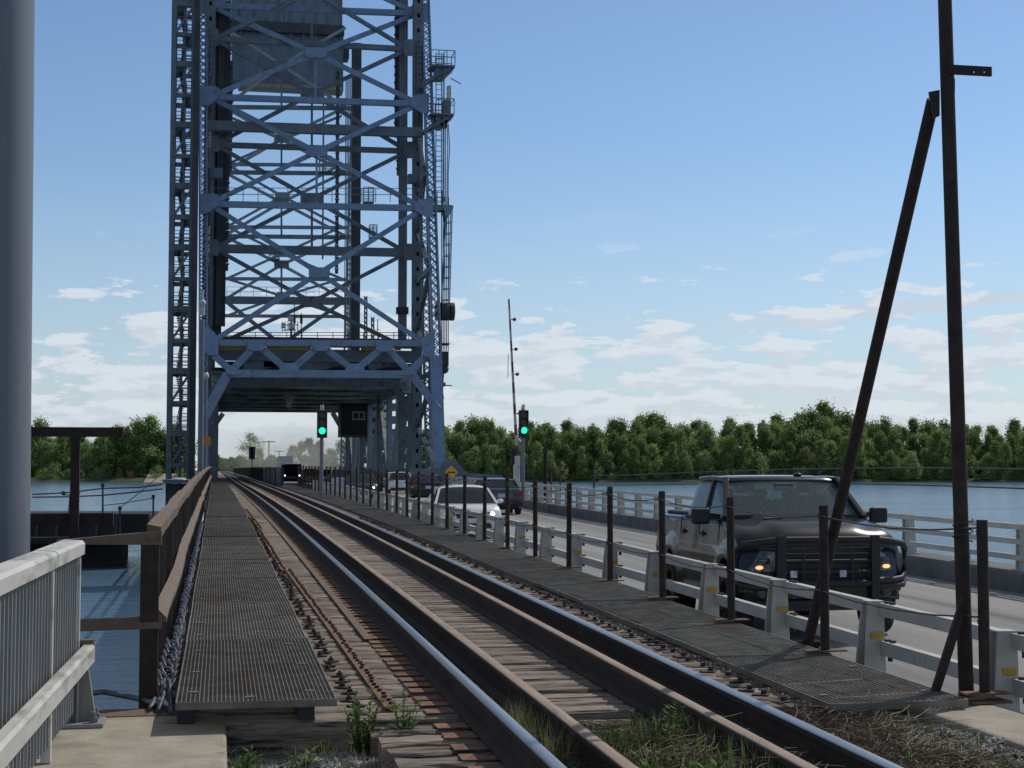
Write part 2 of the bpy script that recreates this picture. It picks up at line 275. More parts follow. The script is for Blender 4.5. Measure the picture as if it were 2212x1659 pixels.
# ------------------------------------------------------------------ mesh helpers
class MB:
    def __init__(s): s.v = []; s.f = []
    def add(s, vs, fs):
        o = len(s.v); s.v += [Vector(p) for p in vs]; s.f += [tuple(i + o for i in f) for f in fs]; return s
    def box(s, x0, x1, y0, y1, z0, z1):
        return s.add([(x0, y0, z0), (x1, y0, z0), (x1, y1, z0), (x0, y1, z0), (x0, y0, z1), (x1, y0, z1), (x1, y1, z1), (x0, y1, z1)],
                     [(3, 2, 1, 0), (4, 5, 6, 7), (0, 1, 5, 4), (1, 2, 6, 5), (2, 3, 7, 6), (3, 0, 4, 7)])
    def cbox(s, c, sx, sy, sz): return s.box(c[0] - sx / 2, c[0] + sx / 2, c[1] - sy / 2, c[1] + sy / 2, c[2] - sz / 2, c[2] + sz / 2)
    def bar(s, p, q, w, h, up=(0, 0, 1)):
        p, q = Vector(p), Vector(q); d = (q - p).normalized(); up = Vector(up)
        if abs(d.dot(up)) > 0.98: up = Vector((0, 1, 0))
        a = d.cross(up).normalized(); b = a.cross(d).normalized(); a = a * (w / 2); b = b * (h / 2)
        return s.add([p - a - b, p + a - b, p + a + b, p - a + b, q - a - b, q + a - b, q + a + b, q - a + b],
                     [(3, 2, 1, 0), (4, 5, 6, 7), (0, 1, 5, 4), (1, 2, 6, 5), (2, 3, 7, 6), (3, 0, 4, 7)])
    def tube(s, p, q, r0, r1=None, n=8, cap=True):
        return s.path([p, q], [r0, r0 if r1 is None else r1], n, cap)
    def path(s, pts, r, n=6, cap=True):
        pts = [Vector(p) for p in pts]; k = len(pts)
        if not isinstance(r, (list, tuple)): r = [r] * k
        o = len(s.v); ref = None
        for i in range(k):
            d = (pts[min(i + 1, k - 1)] - pts[max(i - 1, 0)])
            d = d.normalized() if d.length > 1e-9 else Vector((0, 0, 1))
            if ref is None: ref = Vector((0, 0, 1)) if abs(d.z) < 0.9 else Vector((1, 0, 0))
            a = d.cross(ref)
            if a.length < 1e-4: a = d.cross(Vector((0, 1, 0)))
            a.normalize(); b = d.cross(a); ref = -b if False else ref
            for j in range(n):
                t = 2 * math.pi * j / n; s.v.append(pts[i] + a * (math.cos(t) * r[i]) + b * (math.sin(t) * r[i]))
        for i in range(k - 1):
            for j in range(n):
                a0 = o + i * n + j; a1 = o + i * n + (j + 1) % n
                s.f.append((a0, a1, a1 + n, a0 + n))
        if cap:
            s.f.append(tuple(o + j for j in reversed(range(n)))); s.f.append(tuple(o + (k - 1) * n + j for j in range(n)))
        return s
    def prism(s, pts, off):                                   # planar polygon given thickness
        n = len(pts); off = Vector(off); pts = [Vector(p) for p in pts]
        return s.add(pts + [p + off for p in pts], [tuple(range(n)), tuple(range(2 * n - 1, n - 1, -1))] +
                     [(i, i + n, (i + 1) % n + n, (i + 1) % n) for i in range(n)])
    def cyl(s, c, r, axis, L, n=24, r1=None):
        c = Vector(c); a = Vector(axis).normalized() * (L / 2); return s.tube(c - a, c + a, r, r1, n)
    def sph(s, c, r, n=10, m=6, sq=(1, 1, 1)):
        o = len(s.v); c = Vector(c)
        for i in range(m + 1):
            t = math.pi * i / m
            for j in range(n):
                p = 2 * math.pi * j / n
                s.v.append(c + Vector((r * sq[0] * math.sin(t) * math.cos(p), r * sq[1] * math.sin(t) * math.sin(p), r * sq[2] * math.cos(t))))
        for i in range(m):
            for j in range(n): s.f.append((o + i * n + j, o + (i + 1) * n + j, o + (i + 1) * n + (j + 1) % n, o + i * n + (j + 1) % n))
        return s
    def sweep(s, prof, frames, close=True, caps=True):        # prof: list of (a,b); frames: function list giving point for (a,b)
        n = len(prof); o = len(s.v)
        for fr in frames: s.v += [Vector(fr(a, b)) for a, b in prof]
        m = n if close else n - 1
        for i in range(len(frames) - 1):
            for j in range(m):
                a = o + i * n + j; b = o + i * n + (j + 1) % n
                s.f.append((a, b, b + n, a + n))
        if caps and close:
            s.f.append(tuple(o + j for j in reversed(range(n)))); s.f.append(tuple(o + (len(frames) - 1) * n + j for j in range(n)))
        return s
    def mesh(s, name, mat, smooth=None, org=(0, 0, 0)):
        me = bpy.data.meshes.new(name); org = Vector(org)
        me.from_pydata([p - org for p in s.v], [], s.f); me.materials.append(mat)
        bm = bmesh.new(); bm.from_mesh(me); bmesh.ops.remove_doubles(bm, verts=bm.verts, dist=1e-5)
        bmesh.ops.recalc_face_normals(bm, faces=bm.faces)
        if smooth:
            for f in bm.faces: f.smooth = len(f.verts) < 14
            for e in bm.edges:
                if len(e.link_faces) != 2 or e.calc_face_angle(0) > R(smooth) or any(len(f.verts) >= 14 for f in e.link_faces): e.smooth = False
        bm.to_mesh(me); bm.free(); return me
    def build(s, name, mat, parent=None, smooth=None, local=False, bevel=0.0, raw=False):
        org = Vector((0, 0, 0))
        if parent is not None and not local: org = ORG.get(parent, Vector((0, 0, 0)))
        if raw:
            me = bpy.data.meshes.new(name); me.from_pydata([p - org for p in s.v], [], s.f); me.materials.append(mat)
        else: me = s.mesh(name, mat, smooth, org)
        o = bpy.data.objects.new(name, me); COL.objects.link(o)
        if parent is not None: o.parent = parent; ORG[o] = org
        if bevel:
            md = o.modifiers.new('bevel', 'BEVEL'); md.width = bevel; md.segments = 2; md.limit_method = 'ANGLE'
        return o
ORG = {}
def tag(o, label=None, cat=None, group=None, kind=None):
    if label: o['label'] = label
    if cat: o['category'] = cat
    if group: o['group'] = group
    if kind: o['kind'] = kind
    return o
def thing(name, label, cat, loc=(0, 0, 0), group=None, rz=0.0):
    o = bpy.data.objects.new(name, None); COL.objects.link(o); o.location = loc; o.rotation_euler = (0, 0, rz)
    o.empty_display_size = 0.2; ORG[o] = Vector(loc); return tag(o, label, cat, group)
def dup(root, loc, rz=None, label=None, group=None, scale=None):
    r = root.copy(); COL.objects.link(r); r.location = loc
    if rz is not None: r.rotation_euler = (0, 0, rz)
    if label: r['label'] = label
    if group: r['group'] = group
    if scale: r.scale = scale
    for ch in list(root.children):
        c = ch.copy(); COL.objects.link(c); c.parent = r
        for g in list(ch.children):
            d = g.copy(); COL.objects.link(d); d.parent = c
    return r
def struct(mb, name, mat, smooth=None, raw=False):
    return tag(mb.build(name, mat, smooth=smooth, raw=raw), kind='structure')
ORDW = ['nearest', 'second', 'third', 'fourth', 'fifth', 'sixth', 'seventh', 'eighth', 'ninth', 'tenth', 'eleventh', 'twelfth']

# ------------------------------------------------------------------ bridge profile: the deck climbs towards the tower
def zd(y): return 0.77 - 0.85 * math.exp(-max(y, 0) / 60.0)
def xb(y):
    t = min(max((y - 25) / 85, 0), 1); return -0.4 * t * t * (3 - 2 * t)
def D(x, y, z): return Vector((x + xb(y), y, zd(y) + z))
def DS(x, y, z): return Vector((x, y, zd(y) + z))
ROAD = -0.53
WATER = -3.44
def rbend(y):
    t = min(max((y - 45) / 50, 0), 1); return 2.0 * t * t * (3 - 2 * t)
def DR(x, y, z): return DS(x + rbend(y) * min(max((x - 5) / 7.2, 0), 1.1), y, z)
def ys(a, b, n0=1.0, g=1.12):
    r = [a]; s = n0
    while r[-1] + s < b: r.append(r[-1] + s); s *= g
    r.append(b); return r

def along(mb, prof, Y, fn=D, caps=True):
    return mb.sweep(prof, [(lambda a, b, y=y: fn(a, y, b)) for y in Y], True, caps)
def rect(x0, x1, z0, z1): return [(x0, z0), (x1, z0), (x1, z1), (x0, z1)]

# ------------------------------------------------------------------ setting: water, banks, road, ground
w = MB(); w.add([(-3000, -300, WATER), (3500, -300, WATER), (3500, 4500, WATER), (-3000, 4500, WATER)], [(0, 1, 2, 3)])
struct(w, 'water', M['water'])
def depthpt(r, d, z):                   # r to the right and d away along the ground direction the photo looks in
    return Vector((RT.x * r + math.sin(YAW) * d, RT.y * r + math.cos(YAW) * d, z))
bk = MB(); cols = []
rr = [-900 + 12 * i for i in range(171)]
for r in rr:
    d0 = 603 + 7 * noise.noise(Vector((r * 0.02, 3, 0))) + 3 * noise.noise(Vector((r * 0.09, 9, 0)))
    cols.append([depthpt(r, d0 - 1, WATER - 1.0), depthpt(r, d0 + 1.5, WATER + 0.5), depthpt(r, d0 + 7, WATER + 1.6 + 0.5 * noise.noise(Vector((r * 0.05, 1, 0)))),
                 depthpt(r, d0 + 40, WATER + 2.4), depthpt(r, 4300, WATER + 3)])
for c in cols: bk.v += c
for i in range(len(cols) - 1):
    for j in range(4): a = i * 5 + j; bk.f.append((a, a + 5, a + 6, a + 1))
M['bank'] = mk('grassy_bank_soil', (0.055, 0.075, 0.03), (0.05, 0.048, 0.03), 0.12, 0.95, c3=(0.13, 0.12, 0.08), s3=0.05, l3=0.62, h3=0.75)
struct(bk, 'riverbank', M['bank'])
YR = ys(2.0, 640, 2, 1.12)
road = MB(); along(road, rect(5.0, 12.2, ROAD - 0.35, ROAD), YR, DR); struct(road, 'road', M['asphalt'])
for x0, x1, nm, mt in ((8.92, 9.0, 'road_marking', 'yellow_line'), (9.12, 9.2, 'road_marking', 'yellow_line'), (11.72, 11.84, 'road_marking', 'white_line'), (5.62, 5.74, 'road_marking', 'white_line')):
    m_ = MB()
    Y = YR
    for i in range(len(Y) - 1):
        o = len(m_.v); m_.v += [DR(x0, Y[i], ROAD + 0.005), DR(x1, Y[i], ROAD + 0.005), DR(x1, Y[i + 1], ROAD + 0.005), DR(x0, Y[i + 1], ROAD + 0.005)]
        m_.f.append((o, o + 1, o + 2, o + 3))
    struct(m_, nm, M[mt])
kb = MB(); along(kb, [(12.2, ROAD - 0.35), (12.95, ROAD - 0.35), (12.95, -0.20), (12.24, -0.20), (12.2, -0.23)], ys(2.0, 560, 2, 1.12), DR); struct(kb, 'kerb', M['kerb'])
# structure below the railway
for x in (1.1, 3.35):
    g = MB(); along(g, rect(x - 0.22, x + 0.22, -0.9, -0.3), ys(9.7, 640, 3, 1.2)); struct(g, 'bridge_girder', M['steel_dark'])
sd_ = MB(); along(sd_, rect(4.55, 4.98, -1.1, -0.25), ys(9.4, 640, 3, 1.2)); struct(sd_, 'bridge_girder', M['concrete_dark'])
# abutment and ballast
ab = MB(); ab.box(-1.6, 0.07, 2.0, 9.92, -2.0, 0.035); o = struct(ab, 'pavement', M['concrete'])
md = o.modifiers.new('bevel', 'BEVEL'); md.width = 0.02; md.segments = 2
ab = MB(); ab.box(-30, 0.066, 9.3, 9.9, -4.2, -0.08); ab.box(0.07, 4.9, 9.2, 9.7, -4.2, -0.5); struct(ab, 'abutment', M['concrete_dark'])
def gz(x, y):
    z = -0.155 + 0.045 * noise.noise(Vector((x * 2.2, y * 2.2, 0))) + 0.02 * noise.noise(Vector((x * 9, y * 9, 3)))
    k = min(max((9.38 - y) / 0.2, 0), 1)
    if x > 3.2: z += 0.13 * min((x - 3.2) / 0.3, 1) * k
    if 1.8 < x < 2.8: z += 0.165 * min(max((8.75 - y) / 0.5, 0), 1)
    if 2.8 < x < 3.0 or 1.62 < x < 1.8: z += 0.06 * k
    if y > 9.05: z -= 0.3 * (y - 9.05)
    return z
gd = MB(); nx, ny = 60, 50
for j in range(ny + 1):
    for i in range(nx + 1):
        x = 0.07 + (5.1 - 0.07) * i / nx; y = 4.2 + (9.45 - 4.2) * j / ny; gd.v.append(Vector((x, y, gz(x, y))))
for j in range(ny):
    for i in range(nx): a = j * (nx + 1) + i; gd.f.append((a, a + 1, a + nx + 2, a + nx + 1))
GROUND = struct(gd, 'ground', M['soil'], smooth=60)
M['stone'] = []
def stones(n, region, name):
    mb = MB(); k = 0
    base = [(1, 0, 0), (-1, 0, 0), (0, 1, 0), (0, -1, 0), (0, 0, 1), (0, 0, -1)]
    ff = [(0, 2, 4), (2, 1, 4), (1, 3, 4), (3, 0, 4), (2, 0, 5), (1, 2, 5), (3, 1, 5), (0, 3, 5)]
    while k < n:
        x, y = region()
        s = random.choice((0.016, 0.02, 0.024, 0.03)); rot = Matrix.Rotation(random.random() * 6, 3, 'Z') @ Matrix.Rotation(random.random() * 6, 3, 'X')
        sc = Vector((s * random.uniform(.7, 1.4), s * random.uniform(.6, 1), s * random.uniform(.45, .8)))
        c = Vector((x, y, gz(x, y) + 0.006))
        mb.add([c + rot @ Vector((b[0] * sc.x, b[1] * sc.y, b[2] * sc.z)) * random.uniform(.75, 1.2) for b in base], ff); k += 1
    return tag(mb.build(name, M['gravel'], raw=True), kind='stuff')
stones(5200, lambda: (random.uniform(0.08, 1.0), random.uniform(7.4, 9.4)), 'gravel')
stones(5200, lambda: (random.uniform(3.25, 4.95), random.uniform(6.2, 9.3)), 'gravel')
stones(1800, lambda: (random.uniform(1.7, 2.9), random.uniform(6.2, 8.6)), 'gravel')
kc = MB(); kc.prism([(4.4, 9.15, -0.5), (4.98, 9.15, -0.5), (5.05, 4.2, -0.5), (4.36, 4.2, -0.5)], (0, 0, 0.54))
o = struct(kc, 'kerb', M['concrete']); md = o.modifiers.new('bevel', 'BEVEL'); md.width = 0.02; md.segments = 2

# ------------------------------------------------------------------ railway
def make_rail(name, label, x, head, y0, zb, group):
    t = thing(name, label, 'rail', (x, y0, zd(y0)), group)
    Y = ys(y0, 620, 0.6, 1.08)
    b = MB(); along(b, [(x - .075, zb), (x + .075, zb), (x + .075, zb + .012), (x + .012, zb + .03), (x + .012, zb + .135), (x + .036, zb + .145), (x + .036, zb + .172), (x - .036, zb + .172), (x - .036, zb + .145), (x - .012, zb + .135), (x - .012, zb + .03), (x - .075, zb + .012)], Y)
    b.build('rail_body', M['rail_rust'], t)
    h = MB(); along(h, [(x - .036, zb + .1725), (x + .036, zb + .1725), (x + .033, zb + .180), (x + .018, zb + .184), (x - .018, zb + .184), (x - .033, zb + .180)], Y)
    h.build('rail_head', head, t, smooth=50)
    return t
make_rail('running_rail', 'polished left running rail beside the row of square rusty tie plates', 1.555, M['rail_top'], 4.0, 0.006, 'running rails')
make_rail('running_rail', 'polished right running rail nearest the right hand grating walkway', 3.075, M['rail_top'], 4.0, 0.006, 'running rails')
make_rail('guard_rail', 'brown rusty inner guard rail just right of the left running rail', 1.885, M['guard_top'], 4.0, 0.0, 'inner guard rails')
make_rail('guard_rail', 'brown rusty inner guard rail just left of the right running rail', 2.70, M['guard_top'], 4.0, 0.0, 'inner guard rails')

def tie_mesh(L, seed, w=0.205):
    rnd = random.Random(seed); mb = MB(); n = 22
    prof = [(-w / 2, -.25), (w / 2, -.25), (w / 2, -.022), (w / 2 - .018, -.004), (w * .2, -.001), (w * .02, -.009), (-w * .2, -.002), (-w / 2 + .018, -.004), (-w / 2, -.022)]
    frs = []
    for i in range(n + 1):
        x = L * i / n
        j = [(rnd.uniform(-.006, .006), rnd.uniform(-.006, .004)) for _ in prof]
        if i in (0, n): j = [(a * 2, b * 2) for a, b in j]
        frs.append([Vector((x, a + da, b + db)) for (a, b), (da, db) in zip(prof, j)])
    o = len(mb.v); k = len(prof)
    for f in frs: mb.v += f
    for i in range(n):
        for q in range(k): a = o + i * k + q; b = o + i * k + (q + 1) % k; mb.f.append((a, b, b + k, a + k))
    mb.f.append(tuple(o + q for q in reversed(range(k)))); mb.f.append(tuple(o + n * k + q for q in range(k)))
    return mb.mesh('tie', M['wood'], None)
TIE_M = [tie_mesh(5.05, s) for s in range(5)]
STIE_M = [tie_mesh(2.62, 20 + s, 0.2) for s in range(3)]
bm_ = MB(); bm_.box(-.05, .05, -.045, .045, 0, .009); bm_.cyl((0, 0, .019), .022, (0, 0, 1), .02, 6); bm_.cyl((0, 0, .034), .010, (0, 0, 1), .018, 6)
BOLT = bm_.mesh('bolt', M['bolt'])
bm_ = MB(); bm_.box(-.055, .055, -.05, .05, 0, .006); bm_.cyl((.02, 0, .02), .02, (0, 0, 1), .03, 6); BOLT2 = bm_.mesh('bolt', M['bolt'])
pm_ = MB(); pm_.box(-.26, .19, -.085, .085, 0, .008)
TPLATE = pm_.mesh('tie_plate', M['rust_bright'])
pm_ = MB(); pm_.box(-.17, .26, -.085, .085, 0, .008); TPLATE2 = pm_.mesh('tie_plate', M['rust_bright'])
pm_ = MB(); pm_.cyl((0, 0, .012), .018, (0, 0, 1), .022, 6); SPIKE = pm_.mesh('rail_spike', M['bolt'])
def child(me, name, parent, loc, rz=0):
    o = bpy.data.objects.new(name, me); COL.objects.link(o); o.parent = parent; o.location = loc; o.rotation_euler = (0, 0, rz); return o
def make_tie(me, x0, y, z, label, group, kids, short=False):
    t = bpy.data.objects.new('railway_tie', me); COL.objects.link(t)
    t.location = (x0 + xb(y), y, z); t.rotation_euler = (random.uniform(-.01, .01), 0, random.uniform(-.006, .006))
    tag(t, label, 'railway tie', group)
    if kids:
        child(TPLATE, 'tie_plate', t, (1.555 - x0, random.uniform(-.015, .015), 0.0), random.uniform(-.03, .03))
        child(TPLATE2, 'tie_plate', t, (3.075 - x0, random.uniform(-.015, .015), 0.0))
        for dx in (-.17, .11): child(SPIKE, 'rail_spike', t, (3.075 + .19 - x0, dx * .4, .008))
        if not short:
            child(BOLT, 'bolt', t, (.84 - x0 + random.uniform(-.03, .06), random.uniform(-.03, .03), 0), random.uniform(-.5, .5))
            child(BOLT2, 'bolt', t, (3.63 - x0 + random.uniform(-.05, .05), random.uniform(-.03, .03), 0), random.uniform(-.5, .5))
    return t
SP = 0.268
for i, (y, xo) in enumerate(((8.97, .90), (8.66, .93), (8.32, .94), (8.02, .95))):
    make_tie(STIE_M[i % 3], xo, y, zd(y) - .012, 'short weathered timber tie bedded in the gravel, %s from the bridge end' % ['first', 'second', 'third', 'fourth'][i], 'ties bedded in gravel', True, True)
for i in range(4, 9):
    y = 8.02 - .3 * (i - 3)
    make_tie(STIE_M[i % 3], .95 + random.uniform(-.03, .03), y, zd(y) - .012, 'short weathered timber tie half buried under dry weeds', 'ties half buried in weeds', True, True)
y = 9.42; k = 0
while k < 290:
    lab = 'weathered grey timber bridge tie lying across the girders under the rails'
    make_tie(TIE_M[random.randrange(5)], -0.28 + random.uniform(-.03, .03), y, zd(y) + random.uniform(-.006, .004), lab, 'bridge ties', k < 110)
    y += SP; k += 1
far = MB()
while y < 240:
    x = xb(y); far.box(-.28 + x, 4.65 + x, y - .1, y + .1, zd(y) - .25, zd(y)); y += SP * 1.0
tag(far.build('far_railway_ties', M['wood'], raw=True), kind='stuff', label='far timber ties merging towards the tower', cat='railway ties')
fl = MB(); along(fl, rect(-.3, 4.65, -.25, -.003), ys(240, 640, 6, 1.2)); struct(fl, 'track_bed', M['wood'])

# spacer strap with bolts
def strap(y0, y1, xa, xb_, label):
    t = thing('spacer_strap', label, 'steel strap', (xa, y0, zd(y0)), 'bolted spacer straps')
    b = MB(); b.sweep(rect(-.045, .045, .004, .018), [(lambda a, c, y=y: D(xa + (xb_ - xa) * (y - y0) / (y1 - y0) + a, y, c)) for y in ys(y0, y1, 1.5, 1.05)])
    b.build('flat_bar', M['rust_bright'], t)
    y = y0 + .1; n = 0
    while y < y1 - .05 and n < 90:
        x = xa + (xb_ - xa) * (y - y0) / (y1 - y0); p = D(x + random.uniform(-.012, .012), y, .018) - ORG[t]
        o = child(STRAPB, 'bolt', t, p, random.uniform(0, 1)); y += SP / 2; n += 1
pm_ = MB(); pm_.cyl((0, 0, .008), .017, (0, 0, 1), .016, 6); STRAPB = pm_.mesh('bolt', M['bolt'])
strap(9.55, 21.0, 1.10, .98, 'rusty flat strap with two rows of bolts, nearest length beside the tie plates')
strap(20.9, 33, .92, .90, 'rusty flat strap, second length further along the ties')
strap(33, 60, .95, .86, 'rusty flat strap, farthest length reaching towards the tower')
pb = MB(); along(pb, rect(1.26, 1.33, .009, .02), ys(13, 95, 2, 1.06)); t = thing('timber_edge_bar', 'thin rusty bar running beside the left running rail', 'steel bar', D(1.3, 13, 0)); pb.build('flat_bar', M['rust_brown'], t)

# grating walkways
def grating_mesh(wd, ln, nl, nc, name='grating'):
    mb = MB(); h = .03
    for i in range(nl + 1):
        x = wd * i / nl; mb.box(x - .0022, x + .0022, 0, ln, -h, 0)
    for j in range(nc + 1):
        y = ln * j / nc; mb.box(-.002, wd + .002, y - .002, y + .002, -h * .75, -.0008)
    for x in (-.003, wd + .003): mb.box(x - .004, x + .004, -.004, ln + .004, -h - .012, .001)
    for y in (-.004, ln + .004): mb.box(-.006, wd + .006, y - .004, y + .004, -h - .012, .0015)
    return mb.mesh(name, M['grating'])
GL = grating_mesh(.92, 2.98, 36, 62); GR = grating_mesh(.92, 2.145, 24, 48); GLF = grating_mesh(.92, 2.98, 36, 30)
pm_ = MB(); pm_.box(-.028, .028, -.01, .01, 0, .008); CLIP = pm_.mesh('fixing_clip', M['galv_bar'])
def panel(me, x, y, ln, label, group, clips, wd, jit=True, zoff=.165):
    z0, z1 = zd(y) + zoff, zd(y + ln) + zoff
    t = thing('grating_panel', label, 'walkway grating', (x, y, z0 + (random.uniform(-.012, .006) if jit else 0)), group)
    t.rotation_euler = (math.atan2(z1 - z0, ln) + random.uniform(-.003, .003), random.uniform(-.006, .006), random.uniform(-.003, .003))
    child(me, 'grating', t, (0, 0, 0))
    for cx, cy in [c_ for c_ in clips if random.random() < .72]: child(CLIP, 'fixing_clip', t, (cx, cy, .001), random.uniform(-.3, .3))
for i in range(29):
    y = 9.0 + 3.0 * i
    nm = (ORDW[i] + ' grey mesh grating panel of the left walkway counted from the concrete slab') if i < 8 else 'one of the far grey grating panels of the left walkway beside the brown railing'
    cl = [(.09, .35), (.09, 1.2), (.09, 2.3), (.78, .3), (.8, 1.5), (.76, 2.6), (.42, .12)] if i < 8 else []
    panel(GL if i < 8 else GLF, -.215 + xb(y) * .3, y, 2.98, nm, 'left walkway grating panels', cl, .92)
for i in range(37):
    y = 8.88 + 2.165 * i
    nm = (ORDW[i] + ' grey mesh grating panel of the right walkway counted from the tall braced pole') if i < 8 else 'one of the far grey grating panels of the right walkway beside the rusty fence posts'
    cl = [(.08, .3), (.1, 1.6), (.8, .35), (.82, 1.5)] if i < 8 else []
    panel(GR, 3.765 + xb(y), y, 2.145, nm, 'right walkway grating panels', cl, .92, zoff=.078 if i else .068)
# bearers under the walkways
br = MB()
for x in (-.2, .2, .58): br.bar(D(x, 9.05, .03), D(x, 9.06, .03), .05, .05)
lb = MB(); along(lb, rect(-.22, -.12, .0, .118), ys(9.3, 96, 2, 1.08), DS); along(lb, rect(.50, .60, .0, .118), ys(9.3, 96, 2, 1.08), DS)
t = thing('walkway_bearer', 'dark bearers carrying the left grating walkway', 'steel bearer', DS(.2, 9.3, 0)); lb.build('bearer', M['steel_dark'], t)
lb = MB(); along(lb, rect(3.84, 3.90, .0, .035), ys(9.5, 88, 2, 1.08)); along(lb, rect(4.5, 4.6, .0, .035), ys(9.5, 88, 2, 1.08))
t = thing('walkway_bearer', 'dark bearers carrying the right grating walkway', 'steel bearer', D(4, 9.3, 0)); lb.build('bearer', M['steel_dark'], t)
rb = MB(); rb.bar((3.86, 9.10, .095), (4.62, 9.24, .10), .03, .012); rb.bar((3.78, 9.7, .102), (4.4, 9.82, .107), .03, .012)
t = thing('loose_flat_bar', 'thin rusty flat bars lying across the end of the right grating', 'steel bar', (3.9, 8.9, .17)); rb.build('flat_bar', M['rust_bright'], t)

# ------------------------------------------------------------------ left brown railing
def left_railing():
    t = thing('walkway_railing', 'brown weathering steel railing along the left walkway with flat wavy top rail', 'railing', (-.37, 10, zd(10)))
    def wob(y): return .022 * noise.noise(Vector((y * .22, 2, 0))) + (.013 * noise.noise(Vector((y * .7, 5, 0))))
    Y = [10 + .35 * i for i in range(120)] + ys(52, 97, .8, 1.05)[0:]
    top = MB(); top.sweep([(-.055, 1.075), (.035, 1.075), (.035, 1.145), (-.055, 1.165)], [(lambda a, b, y=y: DS(-.38 + a + wob(y), y, b + wob(y + 50) * 1.3)) for y in Y]); top.build('top_rail', M['rust_brown'], t)
    mid = MB(); mid.sweep([(-.02, .53), (.05, .52), (.05, .55), (-.02, .62)], [(lambda a, b, y=y: DS(-.36 + a + wob(y + 20) * 1.4, y, b + wob(y + 80) * 1.2)) for y in Y]); mid.build('middle_rail', M['rust_brown'], t)
    n = 0; rest = MB(); y = 10.15
    while y < 96:
        p, q = DS(-.40 + wob(y), y, -.15), DS(-.40 + wob(y), y, 1.08)
        b = MB() if n < 96 else rest
        if n % 16 == 0: b.box(p.x - .055, p.x + .012, y - .025, y + .025, p.z, q.z)
        else: b.box(p.x - .009, p.x + .007, y - .009, y + .009, p.z, q.z)
        if n < 96: b.build('post' if n % 16 == 0 else 'baluster', M['rust'], t)
        y += .118; n += 1
    tag(rest.build('far_balusters', M['rust'], t), kind='stuff')
    e = MB(); e.box(-.475, -.36, 9.96, 10.04, -.1, 1.10); e.build('end_post', M['rust'], t)
    xe = at(122, 1175, 9.95).x; e = MB(); e.prism([(-.345, 9.95, 1.075), (xe, 9.95, 1.085), (xe, 9.95, 1.11), (-.345, 9.95, 1.165)], (0, .09, 0)); e.build('return_top_rail', M['rust_brown'], t)
    e = MB(); e.prism([(-.34, 9.95, .54), (-1.75, 9.95, .52), (-1.75, 9.95, .57), (-.34, 9.97, .62)], (0, .09, 0)); e.build('return_middle_rail', M['rust_brown'], t)
left_railing()

# rusty T frame behind the white railing
t = thing('t_frame', 'rusty T shaped steel frame standing beside the grey pole above the water', 'steel frame', (-1.75, 13, .3))
p0, p1 = at(160, 1160, 13), at(160, 935, 13)
b = MB(); b.box(p0.x - .036, p0.x + .036, 12.97, 13.03, p0.z - 1.1, p1.z); b.build('post', M['rust'], t)
a0, a1 = at(20, 935, 13), at(266, 935, 13); b = MB(); b.box(a0.x - .2, a1.x, 12.965, 13.035, a1.z - .035, a1.z + .045); b.build('cross_bar', M['rust'], t)
a0, a1 = at(20, 1120, 13.2), at(247, 1120, 13.2); b = MB(); b.box(a0.x - .2, a1.x, 13.05, 13.12, a1.z - .05, a1.z + .05); b.build('lower_bar', M['rust'], t)
b = MB(); b.box(-2.2, -1.2, 12.9, 13.1, p0.z - .03, p0.z); b.build('foot_plate', M['rust'], t)

# ------------------------------------------------------------------ galvanised railing at the near left
def white_railing():
    t = thing('galvanised_railing', 'pale galvanised railing with vertical bars at the lower left corner', 'railing', (-.8, 9.4, .035))
    X = lambda y: -.82 + (y - 9.5) * .025
    c = MB(); c.sweep([(-.10, 1.045), (.035, 1.045), (.035, 1.11), (.018, 1.128), (-.082, 1.135), (-.10, 1.118)], [(lambda a, b, y=y: Vector((X(y) + a, y, b))) for y in (3.0, 8.25)]); c.build('top_cap', M['galv'], t, smooth=30)
    c = MB(); c.sweep([(-.10, 1.047), (.037, 1.047), (.037, 1.112), (.02, 1.13), (-.082, 1.137), (-.10, 1.12)], [(lambda a, b, y=y: Vector((X(y) + a, y, b))) for y in (8.256, 9.5)]); c.build('top_cap', M['galv'], t, smooth=30)
    c = MB(); c.sweep([(.03, .405), (.11, .405), (.11, .49), (.095, .505), (.045, .505), (.03, .49)], [(lambda a, b, y=y: Vector((X(y) + a, y, b))) for y in (3.0, 9.46)]); c.build('lower_beam', M['galv'], t, smooth=30)
    c = MB(); c.box(-.80, -.72, 9.462, 9.53, .40, .53); c.build('beam_end_cap', M['rust_brown'], t)
    n = 0
    y = 4.0
    while y < 9.45:
        b = MB(); b.box(X(y) - .008, X(y) + .008, y - .012, y + .012, .12, 1.045); b.build('vertical_bar', M['galv_bar'], t); y += .105
    for y in (9.44, 8.22, 6.4, 4.6):
        b = MB(); b.box(X(y) - .03, X(y) + .02, y - .03, y + .03, .04, 1.045); b.build('post', M['galv'], t)
    c = MB(); c.box(X(6) - .02, X(6) + .02, 4.0, 9.4, .10, .125); c.build('bottom_rail', M['galv_bar'], t)
    for y in (9.38, 6.4):
        c = MB(); c.prism([(X(y) - .05, y - .02, .06), (X(y) + .13, y - .02, .06), (X(y) + .075, y - .02, .41), (X(y) + .03, y - .02, .41)], (0, .06, 0)); c.box(X(y) + .02, X(y) + .03, y - .08, y + .08, .06, .40)
        k = c.build('bracket', M['galv_bar'], t)
        c = MB(); c.box(X(y) - .08, X(y) + .18, y - .13, y + .13, .036, .062); c.build('base_plate', M['galv_bar'], t, bevel=.006)
        for dx, dy in ((.12, -.08), (-.04, -.08), (.12, .08)):
            c = MB(); c.cyl((X(y) + dx, y + dy, .078), .028, (0, 0, 1), .03, 6); c.cyl((X(y) + dx, y + dy, .105), .016, (0, 0, 1), .04, 8); c.build('anchor_bolt', M['galv_pole'], t)
